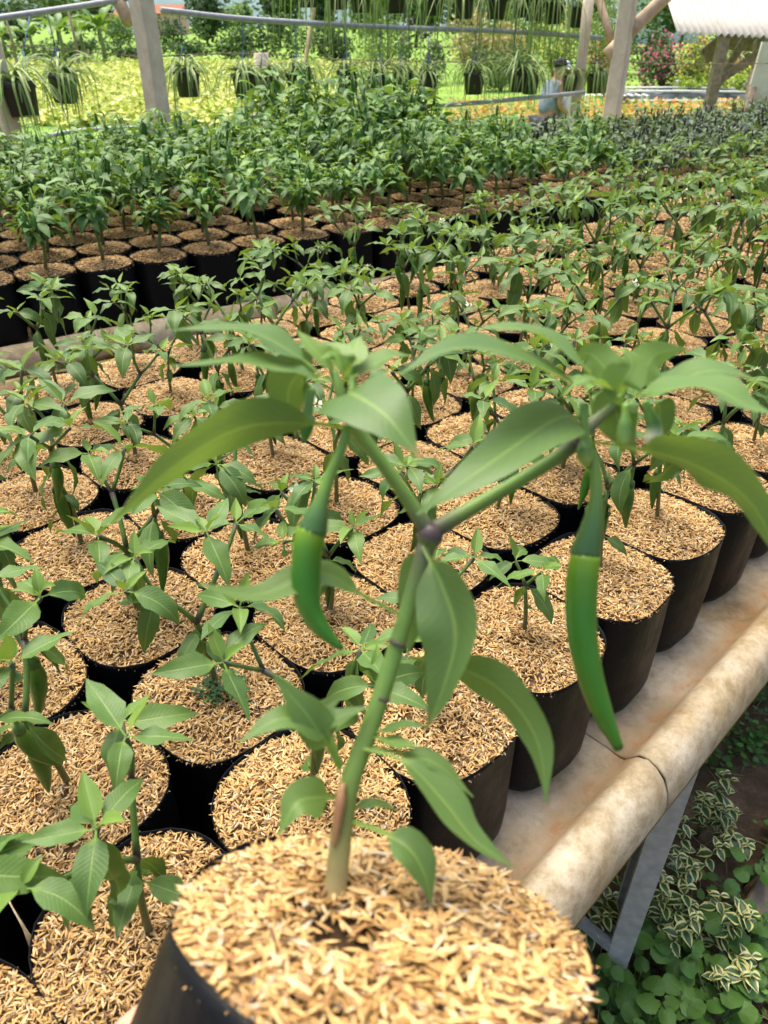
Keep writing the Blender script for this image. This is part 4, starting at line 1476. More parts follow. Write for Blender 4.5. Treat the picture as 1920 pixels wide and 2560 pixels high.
for px, off, lab in (((572, 1735), (560, 1762), 'clump of tiny clover weed at the foot of a chili stem'),
                     ((1064, 1790), (1035, 1718), 'sparse clover weed on the husks of the bag by the bench edge')):
    p, d = on_plane(off[0], off[1], H_RIM + 0.008)
    o = put('clover_weed', clm, None, Matrix.Translation((p.x, p.y, Z_TOP + MULCH_Z + 0.010)) @ Matrix.Scale(1.0 if off[0] < 900 else 0.8, 4))
    tag(o, lab, 'weed')
    o['kind'] = 'stuff'

# ------------------------------------------------------------------ posts, pipes, hanging planters behind the benches
def post(name, label, px_top, py_top, px_bot, py_bot, d, w, mat, cat, topz=2.9, seg=4, lean=None):
    a, b = W(px_top, py_top, d), W(px_bot, py_bot, d)
    # vertical post through the lower point
    x, y = b.x, b.y
    root = empty(name, (x, y, gz(x, y)))
    mb = MB()
    zt = topz - gz(x, y)
    n = 9
    pts = [Vector((0.004 * math.sin(i * 2.1), 0.004 * math.cos(i * 1.7), -0.05 + (zt + 0.05) * i / (n - 1))) for i in range(n)]
    mb.tube(pts, [w / 2 * (1.38 if seg == 4 else 1)] * n, seg, twist=(math.pi / 4 + 0.25 if seg == 4 else 0))
    o = put('shaft', mb.mesh('post_mesh', mat, smooth=seg > 4, color=False), root)
    if seg == 4:
        bv = o.modifiers.new('bev', 'BEVEL')
        bv.width = 0.008
        bv.limit_method = 'ANGLE'
    tag(root, label, cat)
    return root


PL = post('concrete_post', 'square concrete post rising behind the tall green chili plants', 380, 60, 390, 250, 4.0, 0.100, M['concrete'], 'post')
PR = post('concrete_post', 'concrete post with log braces near the person in the grey shirt', 1558, 60, 1536, 240, 4.9, 0.100, M['concrete'], 'post')
pm = post('concrete_post', 'short round topped concrete post under the lower hanging planters', 655, 125, 668, 320, 5.3, 0.10, M['concrete'], 'post', topz=HC - 0.165, seg=10)
pt_ = post('concrete_post', 'thin pale post at the end of the long grey pipe', 1462, 70, 1440, 260, 5.3, 0.075, M['concrete'], 'post', topz=HC + 0.15, seg=8)
pe = post('concrete_post', 'concrete post at the edge beside the biggest hanging planter', 2, 250, 14, 300, 3.6, 0.10, M['concrete'], 'post', topz=HC - 0.02)
# cross piece and braces on posts
mb = MB()
a, b = W(1520, 140, 4.80), W(1672, -12, 4.62)
mb.tube(catmull([a, a.lerp(b, 0.5) + Vector((0, 0, 0.015)), b + (b - a) * 0.6], 9), [0.05, 0.046, 0.044, 0.043, 0.042, 0.041, 0.04, 0.038, 0.036], 10)
tag(put('log_brace', mb.mesh('log_mesh', M['log'])), 'peeled log brace slanting up from the concrete post near the shed', 'log')
mb = MB()
a, b = W(1527, 100, 4.98), W(1494, -15, 4.98)
mb.tube([b + (b - a) * 0.5, b, a.lerp(b, 0.5), a], [0.026, 0.026, 0.028, 0.028], 8)
tag(put('wooden_brace', mb.mesh('brace_mesh', M['log'])), 'thin brown wooden brace leaning against the concrete post', 'brace')
mb = MB()
a, b = W(322, 55, 4.05), W(285, -20, 4.05)
mb.tube([a, b, b + (b - a) * 0.8], [0.035, 0.035, 0.034], 8)
tag(put('wooden_brace', mb.mesh('brace_mesh', M['log'])), 'brown wooden brace fixed high on the square post above the tall plants', 'brace')
mb = MB()
a, b = W(728, 370, 5.2), W(790, -10, 5.2)
mb.tube(catmull([Vector((a.x, a.y, gz(a.x, a.y) - 0.02)), a, a.lerp(b, 0.5), b, b + (b - a) * 0.4], 9), 0.016, 8)
tag(put('bamboo_stake', mb.mesh('stake_mesh', M['log'])), 'slender bamboo stake standing among the hanging planters', 'stake')
# small cross stub on the left post
mb = MB()
a = W(318, 62, 3.95)
mb.tube([a + Vector((-0.05, 0.02, 0.1)), a + Vector((0.02, 0.02, 0.02)), a + Vector((0.045, 0.03, -0.09))], [0.03, 0.035, 0.02], 8)
put('bracket', mb.mesh('bracket_mesh', M['wood']), PL).matrix_world = Matrix.Identity(4)


def pipe(label, pts, r=0.016):
    mb = MB()
    mb.tube(catmull(pts, 16), r, 8)
    tag(put('grey_pipe', mb.mesh('pipe_mesh', M['pipe'])), label, 'pipe')


PA = [W(-40, 50, 3.7), W(130, 26, 3.85), W(270, 4, 4.0), W(330, -8, 4.06)]
pipe('short grey pipe sloping up to the square concrete post', PA, 0.015)
PB = [W(403, 25, 4.15), W(620, 48, 4.5), W(960, 68, 4.9), W(1250, 78, 5.1), W(1505, 95, 5.3)]
pipe('long grey pipe carrying the planters between the concrete posts', PB)
PC = [W(590, 294, 5.1), W(764, 282, 5.1), W(960, 272, 5.1), W(1162, 260, 5.1), W(1463, 231, 5.1)]
pipe('low grey pipe crossing behind the chili plants', PC, 0.014)
PD = [W(120, 340, 4.5), W(210, 326, 4.5), W(380, 318, 4.5)]
pipe('lowest grey pipe peeking out behind the tall green plants', PD, 0.013)
mb = MB()
wpts = [W(-60, 108, 4.6), W(120, 121, 4.6), W(340, 141, 4.55), W(390, 141, 4.12), W(640, 134, 5.2), W(900, 150, 5.3), W(1450, 158, 5.25), W(1530, 152, 4.98), W(1700, 160, 6.0), W(1990, 158, 6.6)]
for q in range(2):
    P_ = catmull(wpts, 90)
    P_ = [p + Vector((0, 0.004 * math.cos(i * 1.9 + q * 3.1), 0.004 * math.sin(i * 1.9 + q * 3.1))) for i, p in enumerate(P_)]
    mb.tube(P_, 0.0022, 4)
for i in range(2, 90, 3):
    p = P_[i]
    mb.tube([p + Vector((-.012, 0, .018)), p, p + Vector((.012, 0, -.018))], 0.0016, 3)
tag(put('barbed_wire', mb.mesh('barbed_wire_mesh', M['wire'], color=False)), 'rusty barbed wire strand strung past the posts', 'wire')


def pot_mesh(dia, h, seg=20):
    mb = MB()
    prof = [(0.0, 0.37), (0.0, 0.385), (h * 0.8, 0.475), (h * 0.82, 0.50), (h, 0.515), (h, 0.485), (h * 0.85, 0.465)]
    vs, fs = [], []
    for z, k in prof:
        for i in range(seg):
            a = 2 * math.pi * i / seg
            vs.append(Vector((k * dia * math.cos(a), k * dia * math.sin(a), z)))
    for j in range(len(prof) - 1):
        for i in range(seg):
            i2 = (i + 1) % seg
            fs.append((j * seg + i, j * seg + i2, (j + 1) * seg + i2, (j + 1) * seg + i))
    fs.append(tuple(range(seg - 1, -1, -1)))
    mb.add(vs, fs)
    return mb.mesh('hanging_pot_mesh', M['planter'], color=False)


def ribbon_plant(seed, n, L, fallen=1.0, wid=0.008):
    rr = random.Random(seed)
    mb = MB()
    for k in range(n):
        a = rr.uniform(0, 6.28)
        l = L * rr.uniform(0.45, 1.25)
        el = rr.uniform(0.5, 1.45)
        p = Vector((rr.uniform(-.03, .03), rr.uniform(-.03, .03), 0))
        pts = [p]
        m = 9
        hd = Vector((math.cos(a), math.sin(a), 0))
        dr = fallen * rr.uniform(1.6, 3.0)
        for i in range(m):
            t = i / m
            e = el - dr * min(1.0, t * 1.7)
            e = max(e, -1.5)
            pts.append(pts[-1] + (hd * math.cos(e) + Vector((0, 0, math.sin(e)))) * l / m)
        sd = Vector((-math.sin(a), math.cos(a), 0))
        vs, fs, cl_ = [], [], []
        c0 = rr.choice([(0.15, 0.25, 0.055), (0.20, 0.31, 0.07), (0.26, 0.36, 0.10), (0.10, 0.18, 0.045), (0.32, 0.38, 0.15)])
        for i, q in enumerate(pts):
            w = wid * (1 - (i / m) ** 2.5) * 0.5 + 0.0008
            vs += [q - sd * w, q + Vector((0, 0, -w * 0.4)), q + sd * w]
            cl_ += [c0] * 3
        for i in range(m):
            fs += [(3 * i, 3 * i + 1, 3 * i + 4, 3 * i + 3), (3 * i + 1, 3 * i + 2, 3 * i + 5, 3 * i + 4)]
        mb.add(vs, fs, col=cl_)
    return mb.mesh('trailing_leaves_mesh', M['ribbon'])


POTM = pot_mesh(0.155, 0.135)
RIB = [ribbon_plant(50 + k, 70, L, f, 0.011) for k, (L, f) in enumerate(((0.34, 1.0), (0.40, 1.0), (0.30, 0.9)))]
RIBL = [ribbon_plant(60 + k, 36, L, 1.15, 0.010) for k, L in enumerate((0.75, 0.9, 0.65))]


def hanger(px, py, d, pipe_pts, label, group, rib, scale=1.0, rz=0.0, tilt=0.0):
    c = W(px, py, d)
    root = empty('hanging_planter', c - Vector((0, 0, 0.07 * scale)), rz)
    root.scale = (scale,) * 3
    root.rotation_euler = (tilt, 0, rz)
    tag(root, label, 'hanging planter', group)
    put('pot', POTM, root)
    sm = MB()
    sm.tube([Vector((0, 0, 0.10)), Vector((0, 0, 0.122))], [0.071, 0.068], 14)
    put('soil', sm.mesh('planter_soil_mesh', M['soil_dark'], color=False), root)
    o = put('trailing_leaves', rib, root, Matrix.Translation((0, 0, 0.115)))
    o['kind'] = 'stuff'
    # strings to the pipe above
    sm = MB()
    top = None
    if pipe_pts:
        P_ = catmull(pipe_pts, 60)
        top = min(P_, key=lambda q: (q.x - c.x) ** 2 + 0.2 * (q.y - c.y) ** 2)
    else:
        top = c + Vector((0, 0, 1.3))
    mi = (Matrix.Translation(root.location) @ Matrix.Rotation(rz, 4, 'Z') @ Matrix.Rotation(tilt, 4, 'X') @ Matrix.Scale(scale, 4)).inverted()
    tl = mi @ top
    kn = tl.lerp(Vector((0, 0, 0.13)), 0.55 if pipe_pts else 0.9)
    for k in range(3):
        a = k * 2.094
        sm.tube([Vector((0.078 * math.cos(a), 0.078 * math.sin(a), 0.125)), kn], 0.0022, 4)
    sm.tube([kn, tl], 0.003, 5)
    put('string', sm.mesh('string_mesh', M['string'], color=False), root)
    return root


LOW = [(55, 248, 3.55, 1.05), (156, 217, 4.0, 1.0), (469, 208, 4.4, 1.0), (612, 214, 4.6, 1.0), (668, 216, 4.75, 1.0), (746, 214, 4.75, 1.0), (871, 204, 4.85, .95), (949, 212, 4.9, .95),
       (1005, 210, 4.95, .95), (1070, 211, 5.0, .95), (1186, 208, 5.05, .95), (1296, 200, 5.1, 1.0), (1326, 212, 5.15, .80), (1424, 208, 5.2, .70), (1489, 208, 5.3, .9)]
rgh = random.Random(9)
for i, (x, y, d, s_) in enumerate(LOW):
    pp = PA if x < 300 else PB
    lab = 'black planter of arching strap leaves in the lower hanging row'
    grp = 'lower row of hanging planters'
    if i == 0:
        lab, grp = 'biggest black hanging planter, tipped, beside the edge post', 'hanging planters'
    elif i == 1:
        lab, grp = 'tilted black hanging planter between the edge post and square concrete post', 'hanging planters'
    hanger(x, y, d, pp, lab, grp, rgh.choice(RIB if i < 12 else RIB), s_, rgh.uniform(0, 6.28), tilt=(0.15 if i < 2 else rgh.uniform(-.06, .06)))
TOPR = [(770, -12, 4.8), (845, -6, 4.85), (902, 2, 4.9), (989, 4, 4.95), (1087, 10, 5.0), (1160, 18, 5.05), (1241, 20, 5.1), (1307, 16, 5.15), (1336, 24, 5.15), (1385, 32, 5.2), (1446, 42, 5.25)]
for (x, y, d) in TOPR:
    hanger(x, y, d, None, 'black planter with long trailing green strands in the upper hanging row', 'upper row of hanging planters', rgh.choice(RIBL), 0.95, rgh.uniform(0, 6.28))
# beam that carries the upper row, above the picture
mb = MB()
a, b = W(740, -470, 4.85), W(1480, -430, 5.2)
mb.tube([Vector((a.x - 2.2, a.y - 0.75, 2.86)), Vector((b.x + 0.6, b.y + 0.1, 2.86))], 0.03, 8)
tag(put('roof_pipe', mb.mesh('pipe_mesh', M['pipe'], color=False)), 'grey roof pipe the upper planters hang from', 'pipe')

# ------------------------------------------------------------------ shed
DS = 7.6
sroot_p = W(1767, 296, DS)
shed = empty('garden_shed', (sroot_p.x, sroot_p.y, gz(sroot_p.x, sroot_p.y)))
tag(shed, 'open garden shed with white corrugated roof and leaning wooden braces', 'shed')


def sp_(px, py, d):
    return W(px, py, d) - Vector(shed.location)


def beam(name, a, b, w, t, mat):
    mb = MB()
    ax = (b - a).normalized()
    s = ax.cross(Vector((0, 1, 0)))
    s = s.normalized() if s.length > 0.05 else Vector((1, 0, 0))
    u = ax.cross(s)
    vs = [p + s * (i * w / 2) + u * (j * t / 2) for p in (a, b) for i, j in ((-1, -1), (1, -1), (1, 1), (-1, 1))]
    mb.add(vs, [(3, 2, 1, 0), (4, 5, 6, 7), (0, 1, 5, 4), (1, 2, 6, 5), (2, 3, 7, 6), (3, 0, 4, 7)])
    return put(name, mb.mesh(name + '_mesh', mat, smooth=False, color=False), shed)


b0 = sp_(1767, 296, DS)
t0 = sp_(1811, 90, DS)
beam('post', Vector((b0.x, b0.y, -0.02)), Vector((b0.x, b0.y, t0.z)), 0.095, 0.095, M['wood'])
beam('brace', sp_(1800, 200, DS - .08), sp_(1945, 100, DS - .08), 0.07, 0.05, M['wood'])
beam('brace', sp_(1786, 225, DS + .3), sp_(1862, 96, DS + .3), 0.07, 0.05, M['wood'])
beam('rafter', sp_(1757, 145, DS + .25), sp_(1822, 92, DS + .25), 0.16, 0.05, M['wood'])
beam('rafter', sp_(1790, 104, DS + .55), sp_(2000, 118, DS + .55), 0.14, 0.05, M['wood'])
beam('post', sp_(1880, 300, DS + .4), sp_(1897, 100, DS + .4), 0.08, 0.08, M['wood'])
beam('post', Vector((b0.x + 1.6, b0.y + 0.2, 0)), Vector((b0.x + 1.6, b0.y + 0.2, t0.z)), 0.095, 0.095, M['wood'])
beam('post', sp_(1866, 306, DS - .35), sp_(1885, 180, DS - .35), 0.07, 0.07, M['wood'])
# corrugated roof: eave along x, rising towards the back
e0, e1 = sp_(1694, 82, DS - .45), sp_(2080, 98, DS - .45)
rdir = Vector((0.06, 0.95, 0.42)).normalized()
mb = MB()
nw, nr = 110, 4
ed = e1 - e0
vs, fs = [], []
RL = 1.55
for s in (0, 1):
    for j in range(nr + 1):
        for i in range(nw + 1):
            p = e0 + ed * (i / nw) + rdir * (RL * j / nr)
            p = p + Vector((0, 0, 0.016 * math.sin(i / nw * 2 * math.pi * 22) - s * 0.006))
            vs.append(p)
st = (nr + 1) * (nw + 1)
for j in range(nr):
    for i in range(nw):
        a = j * (nw + 1) + i
        fs.append((a, a + 1, a + nw + 2, a + nw + 1))
        fs.append((st + a, st + a + nw + 1, st + a + nw + 2, st + a + 1))
for i in range(nw):
    fs.append((i, st + i, st + i + 1, i + 1))
mb.add(vs, fs)
put('corrugated_roof', mb.mesh('shed_roof_mesh', M['roof'], color=False), shed)
mb = MB()
c = (sp_(1878, 178, DS - .3) + sp_(1960, 330, DS - .3)) / 2
mb.box(c + Vector((0.28, 0, 0)), (1.0, 0.03, 0.95), Matrix.Rotation(0.05, 3, 'Y'))
put('wall_panel', mb.mesh('shed_panel_mesh', M['panel'], smooth=False, color=False), shed)
# chain link fence in front of the panel
fence = empty('chain_link_fence', W(1905, 300, 6.4))
fence.location.z = gz(fence.location.x, fence.location.y)
tag(fence, 'chain link fence in front of the pale shed panel', 'fence')
fa = W(1872, 250, 6.5) - Vector(fence.location)
mb = MB()
for k in range(-14, 26):
    for sg in (1, -1):
        x0 = k * 0.075
        a = Vector((x0, 0, 0)) if sg == 1 else Vector((x0, 0.004, 1.1))
        b = Vector((x0 + 1.1, 0, 1.1)) if sg == 1 else Vector((x0 + 1.1, 0.004, 0))
        lo, hi = max(0.0, -x0 / 1.1), min(1.0, (1.3 - x0) / 1.1)
        if hi > lo:
            mb.tube([Vector((fa.x, fa.y, 0.3)) + a.lerp(b, lo), Vector((fa.x, fa.y, 0.3)) + a.lerp(b, hi)], 0.0016, 3, cap=False)
o = put('wire_mesh', mb.mesh('wire_mesh_mesh', M['wire'], color=False), fence)
o['kind'] = 'stuff'
for x0 in (0.0, 1.3):
    mb = MB()
    mb.tube([Vector((fa.x + x0, fa.y, -0.02)), Vector((fa.x + x0, fa.y, 1.45))], 0.02, 8)
    put('fence_post', mb.mesh('fence_post_mesh', M['wood'], color=False), fence)

# ------------------------------------------------------------------ two people beyond the far bench
def person(label, px, py_head, d, shirt, capmat, facing, lean=0.12, bag=False):
    """one continuous body, skinned, with shirt, trousers and cap as its clothing; facing = angle of +X forward"""
    h = W(px, py_head, d)
    loc = Vector((h.x, h.y, gz(h.x, h.y)))
    root = empty('person', loc, facing)
    tag(root, label, 'person')
    H = h.z - loc.z + 0.06                      # standing height up to the crown of the head
    k = H / 1.66
    fx_ = lean

    def q(x, y, z, r):
        return (x * k + fx_ * max(0, z - 0.9) * k, y * k, z * k, (r[0] * k, r[1] * k) if isinstance(r, tuple) else r * k)
    pts = [q(0, 0, 0.93, (.15, .13)), q(0, 0, 1.12, (.15, .13)), q(0, 0, 1.30, (.17, .125)), q(0.01, 0, 1.41, (.09, .07)), q(0.02, 0, 1.47, .052), q(0.035, 0, 1.54, (.074, .088)), q(0.03, 0, 1.60, (.07, .082)),
           q(0, .17, 1.36, .058), q(0.02, .21, 1.10, .044), q(0.22, .18, 1.00, .034), q(0.31, .16, 0.99, .030),
           q(0, -.17, 1.36, .058), q(0.02, -.21, 1.10, .044), q(0.22, -.18, 1.00, .034), q(0.31, -.16, 0.99, .030),
           q(0, .09, 0.86, .085), q(0.02, .095, 0.48, .055), q(-.02, .10, 0.09, .040), q(0.10, .10, 0.03, .033),
           q(0, -.09, 0.86, .085), q(0.02, -.095, 0.48, .055), q(-.02, -.10, 0.09, .040), q(0.10, -.10, 0.03, .033)]
    for s, b in ((1, 10), (-1, 14)):
        for j in range(4):
            pts.append(q(0.37 + 0.02 * (j in (1, 2)), s * 0.16 + (j - 1.5) * 0.020, 0.975 - 0.012 * j, .010))
        pts.append(q(0.345, s * 0.125, 1.0, .011))
    ed = [(0, 1), (1, 2), (2, 3), (3, 4), (4, 5), (5, 6), (2, 7), (7, 8), (8, 9), (9, 10), (2, 11), (11, 12), (12, 13), (13, 14), (0, 15), (15, 16), (16, 17), (17, 18), (0, 19), (19, 20), (20, 21), (21, 22)]
    for b, s0 in ((10, 23), (14, 28)):
        ed += [(b, s0 + j) for j in range(5)]
    skin_body('body', pts, ed, M['skin'], root, 2)
    g = 1.13

    def grow(ix):
        out = []
        for i in ix:
            p = pts[i]
            r = p[3]
            out.append((p[0], p[1], p[2], (r[0] * g + .008, r[1] * g + .008) if isinstance(r, tuple) else r * g + 0.008))
        return out
    el1 = q(0.015, .20, 1.17, .050)
    el2 = q(0.015, -.20, 1.17, .050)
    sh = grow([0, 1, 2, 3, 7, 11]) + [el1, el2]
    skin_body('shirt', sh, [(0, 1), (1, 2), (2, 3), (2, 4), (4, 6), (2, 5), (5, 7)], shirt, root, 2)
    tr = grow([0, 15, 16, 17, 19, 20, 21])
    skin_body('trousers', tr, [(0, 1), (1, 2), (2, 3), (0, 4), (4, 5), (5, 6)], M['trousers'], root, 2)
    mb = MB()
    c = Vector(pts[6][:3])
    prof = [(0.100, -0.005), (0.104, 0.03), (0.095, 0.07), (0.06, 0.105), (0.01, 0.118)]
    vs, fs = [], []
    for r, z in prof:
        for i in range(16):
            a = 2 * math.pi * i / 16
            vs.append(c + Vector((r * math.cos(a) * k * 1.08, r * math.sin(a) * k * 0.92, z * k)))
    for j in range(4):
        for i in range(16):
            fs.append((j * 16 + i, j * 16 + (i + 1) % 16, (j + 1) * 16 + (i + 1) % 16, (j + 1) * 16 + i))
    bx_ = len(vs)
    for i in range(7):
        a = -0.9 + 1.8 * i / 6
        vs.append(c + Vector((0.10 * math.cos(a) * 1.08 * k, 0.10 * math.sin(a) * 0.92 * k, 0.005 * k)))
        vs.append(c + Vector(((0.10 + 0.085 * math.cos(a)) * math.cos(a) * 1.08 * k, 0.105 * math.sin(a) * k, -0.012 * k)))
    for i in range(6):
        a = bx_ + 2 * i
        fs.append((a, a + 1, a + 3, a + 2))
    mb.add(vs, fs)
    put('cap', mb.mesh('cap_mesh', capmat, color=False), root)
    # face and ears
    fb = MB()
    hc = Vector(pts[5][:3])
    fb.tube([hc + Vector((0.082, 0, 0.028)) * k, hc + Vector((0.106, 0, -0.006)) * k, hc + Vector((0.084, 0, -0.014)) * k], [0.006 * k, 0.014 * k, 0.008 * k], 6)
    for s in (1, -1):
        fb.tube([hc + Vector((0, s * 0.082, 0.025)) * k, hc + Vector((-0.004, s * 0.094, 0.0)) * k, hc + Vector((0, s * 0.082, -0.03)) * k], [0.010 * k, 0.018 * k, 0.008 * k], 6)
    put('nose_and_ears', fb.mesh('face_mesh', M['skin'], color=False), root)
    eb = MB()
    for s in (1, -1):
        eb.tube([hc + Vector((0.078, s * 0.032 - 0.01, 0.025)) * k, hc + Vector((0.080, s * 0.032 + 0.01, 0.025)) * k], 0.006 * k, 6)
    eb.tube([hc + Vector((0.079, -0.024, -0.045)) * k, hc + Vector((0.083, 0, -0.045)) * k, hc + Vector((0.079, 0.024, -0.045)) * k], 0.005 * k, 6)
    put('eyes_and_mouth', eb.mesh('eyes_mesh', M['cap'], color=False), root)
    return root


person('person in black cap and blue grey shirt working behind the plants', 1378, 168, 10.6, M['shirt'], M['cap'], R(28), 0.20)
person('person in red shirt and white cap behind the person in grey', 1402, 170, 12.1, M['shirt_red'], M['white'], R(-35), 0.05)
mb = MB()
c = W(1425, 262, 10.9)
n, seg = 9, 14
vs, fs = [], []
for j in range(n):
    t = j / (n - 1)
    r = (0.02 + 0.14 * math.sin(min(1, t * 1.25) * math.pi * 0.62)) * (1 - 0.25 * t ** 3)
    for i in range(seg):
        a = 2 * math.pi * i / seg
        wob = 1 + 0.12 * mnoise.noise(Vector((math.cos(a) * 2, math.sin(a) * 2, t * 4)))
        vs.append(Vector((r * wob * math.cos(a), 0.7 * r * wob * math.sin(a), 0.30 - 0.60 * t)))
for j in range(n - 1):
    for i in range(seg):
        fs.append((j * seg + i, j * seg + (i + 1) % seg, (j + 1) * seg + (i + 1) % seg, (j + 1) * seg + i))
fs.append(tuple((n - 1) * seg + i for i in range(seg)))
mb.add(vs, fs)
tag(put('white_sack', mb.mesh('sack_mesh', M['white'], color=False), None, Matrix.Translation(c) @ Matrix.Rotation(0.25, 4, 'Y')), 'limp white sack held by the person in the grey shirt', 'sack')

# ------------------------------------------------------------------ fields, bushes and trees
def crown_mesh(name, seed, n, rx, ry, rz, leaf, cols, lobes=9, base=0.0, mat='foliage', shell=0.55):
    g = np.random.default_rng(seed)
    L = g.normal(0, 0.42, (lobes, 3))
    L[:, 2] = np.abs(L[:, 2]) * 0.8
    rr_ = g.uniform(0.28, 0.55, lobes)
    k = g.integers(0, lobes, n)
    d = g.normal(0, 1, (n, 3))
    d /= np.linalg.norm(d, axis=1)[:, None]
    rad = g.uniform(shell, 1.05, n) ** 0.7
    P = L[k] + d * (rr_[k] * rad)[:, None]
    P = P * np.array([rx, ry, rz]) + np.array([0, 0, base + rz * 0.35])
    P[:, 2] = np.maximum(P[:, 2], 0.02)
    return scatter_leaves(name, P, leaf, cols, M[mat], seed, 0.9, 5, 0.6)


GREENS = [(0.045, 0.10, 0.022), (0.07, 0.14, 0.03), (0.10, 0.19, 0.04), (0.03, 0.07, 0.02)]
LIGHTG = [(0.13, 0.22, 0.045), (0.19, 0.30, 0.06), (0.09, 0.17, 0.035), (0.25, 0.36, 0.08)]


def bush(name, label, px, d, size, cols, seed, cat='bush', flower=None, n=900, leaf=0.07, group=None, fl_n=350):
    p = far(px, d)
    root = empty(name, p)
    tag(root, label, cat, group)
    o = put('foliage', crown_mesh(name + '_mesh', seed, n, *size, leaf, cols), root)
    o['kind'] = 'stuff'
    if flower:
        o = put('blossom', crown_mesh(name + '_flower_mesh', seed, fl_n, size[0] * 1.03, size[1] * 1.03, size[2] * 1.05, leaf * 0.9, flower, shell=0.92), root)
        o['kind'] = 'stuff'
    mb = MB()
    for k in range(5):
        a = k * 1.3
        mb.tube([Vector((0, 0, -0.05)), Vector((math.cos(a) * size[0] * 0.25, math.sin(a) * size[1] * 0.25, size[2] * 0.35)), Vector((math.cos(a) * size[0] * 0.45, math.sin(a) * size[1] * 0.45, size[2] * 0.7))],
                [0.03 * size[2], 0.02 * size[2], 0.008 * size[2]], 5, (0.12, 0.09, 0.06))
    put('stem', mb.mesh('bush_stem_mesh', M['stem']), root)
    return root


PINK = [(0.62, 0.10, 0.24), (0.72, 0.22, 0.36), (0.55, 0.08, 0.20)]
YEL = [(0.72, 0.50, 0.03), (0.78, 0.60, 0.08), (0.66, 0.58, 0.10)]
bush('bougainvillea_bush', 'tall pink flowering bush beside the log braced post', 1655, 25, (0.95, 0.8, 1.55), GREENS, 1, flower=PINK, n=1500, leaf=0.055, fl_n=520)
bush('bougainvillea_bush', 'wide pink flowering bush behind the wooden shed post', 1760, 28, (1.6, 0.9, 1.75), GREENS, 2, flower=PINK, n=1600, leaf=0.055, fl_n=560)
bush('bougainvillea_bush', 'pink flowering bush beyond the shed brace', 1865, 29, (1.2, 0.9, 1.5), GREENS, 3, flower=PINK, n=1200, leaf=0.055, fl_n=420)
bush('yellow_flower_bush', 'orange yellow flowering bush between the pink bushes', 1722, 24.5, (0.75, 0.6, 1.25), LIGHTG, 4, flower=YEL, n=900, leaf=0.05, fl_n=480)
bush('lime_bush', 'low lime green bush with yellow tips behind the lined bed', 1735, 23.8, (0.85, 0.5, 0.62), [(0.30, 0.42, 0.04), (0.42, 0.52, 0.06), (0.2, 0.32, 0.04)], 5, n=900, leaf=0.05)
bush('lime_bush', 'low lime green bush under the shed brace', 1830, 24, (0.95, 0.5, 0.62), [(0.30, 0.42, 0.04), (0.42, 0.52, 0.06), (0.2, 0.32, 0.04)], 6, n=900, leaf=0.05, flower=YEL, fl_n=160)
bush('orange_leaf_bush', 'reddish orange leaved bush beside the concrete post with braces', 1510, 25, (0.7, 0.6, 1.25), [(0.30, 0.14, 0.04), (0.38, 0.20, 0.05), (0.12, 0.16, 0.04)], 7, n=900, leaf=0.05)
bush('yellow_flower_bush', 'big yellow flowering bush behind the thin pale post', 1385, 33, (1.5, 1.0, 2.3), LIGHTG, 8, flower=YEL, n=1600, leaf=0.07, fl_n=420)
bush('leafy_bush', 'broad light green bush behind the concrete post with braces', 1500, 34, (2.0, 1.2, 2.1), LIGHTG, 9, n=2200, leaf=0.08)
bush('leafy_bush', 'light green bush behind the upper planters', 1300, 36, (1.9, 1.2, 2.2), LIGHTG, 10, n=2000, leaf=0.08)
bush('leafy_bush', 'mid green bush beyond the log brace', 1610, 36, (1.8, 1.2, 2.0), GREENS, 11, n=1900, leaf=0.08)
bush('leafy_bush', 'dark green bush low beside the person in grey', 1250, 27, (1.1, 0.9, 1.35), GREENS, 12, n=1500, leaf=0.06)
bush('dry_straw_bush', 'tall straw coloured dry reed clump behind the upper planters', 1180, 31, (1.8, 1.0, 2.0), [(0.52, 0.42, 0.20), (0.62, 0.52, 0.28), (0.36, 0.36, 0.12)], 13, n=2200, leaf=0.09)
bush('purple_flower_bush', 'small purple flowering bush beside the dry reeds', 1080, 30, (0.9, 0.7, 1.5), GREENS, 14, flower=[(0.28, 0.12, 0.28), (0.36, 0.18, 0.34)], n=1100, leaf=0.06, fl_n=200)
bush('leafy_bush', 'round dark bush above the stub post in the field', 660, 46, (2.3, 1.6, 2.1), GREENS, 15, n=2400, leaf=0.10)
bush('leafy_bush', 'dark bush beside the round field bush', 830, 44, (1.8, 1.4, 1.9), GREENS, 16, n=1900, leaf=0.10)
bush('leafy_bush', 'mid green bush in front of the pink house', 430, 72, (2.6, 1.5, 2.3), GREENS, 18, n=1500, leaf=0.12)
bush('leafy_bush', 'light green bush in front of the small pale house', 300, 74, (2.4, 1.5, 2.2), LIGHTG, 19, n=1500, leaf=0.12)
bush('leafy_bush', 'light green bush in the field before the dry reeds', 965, 40, (1.5, 1.2, 1.9), LIGHTG, 17, n=1700, leaf=0.08)
for i, (x, d) in enumerate(((-20, 47), (120, 48), (240, 49), (330, 48), (470, 50), (560, 50))):
    bush('hedge_bush', 'low dark hedge bush along the far edge of the yellow green crop', x, d, (2.0, 0.9, 0.95), GREENS, 20 + i, n=900, leaf=0.10, group='hedge bushes along the crop')


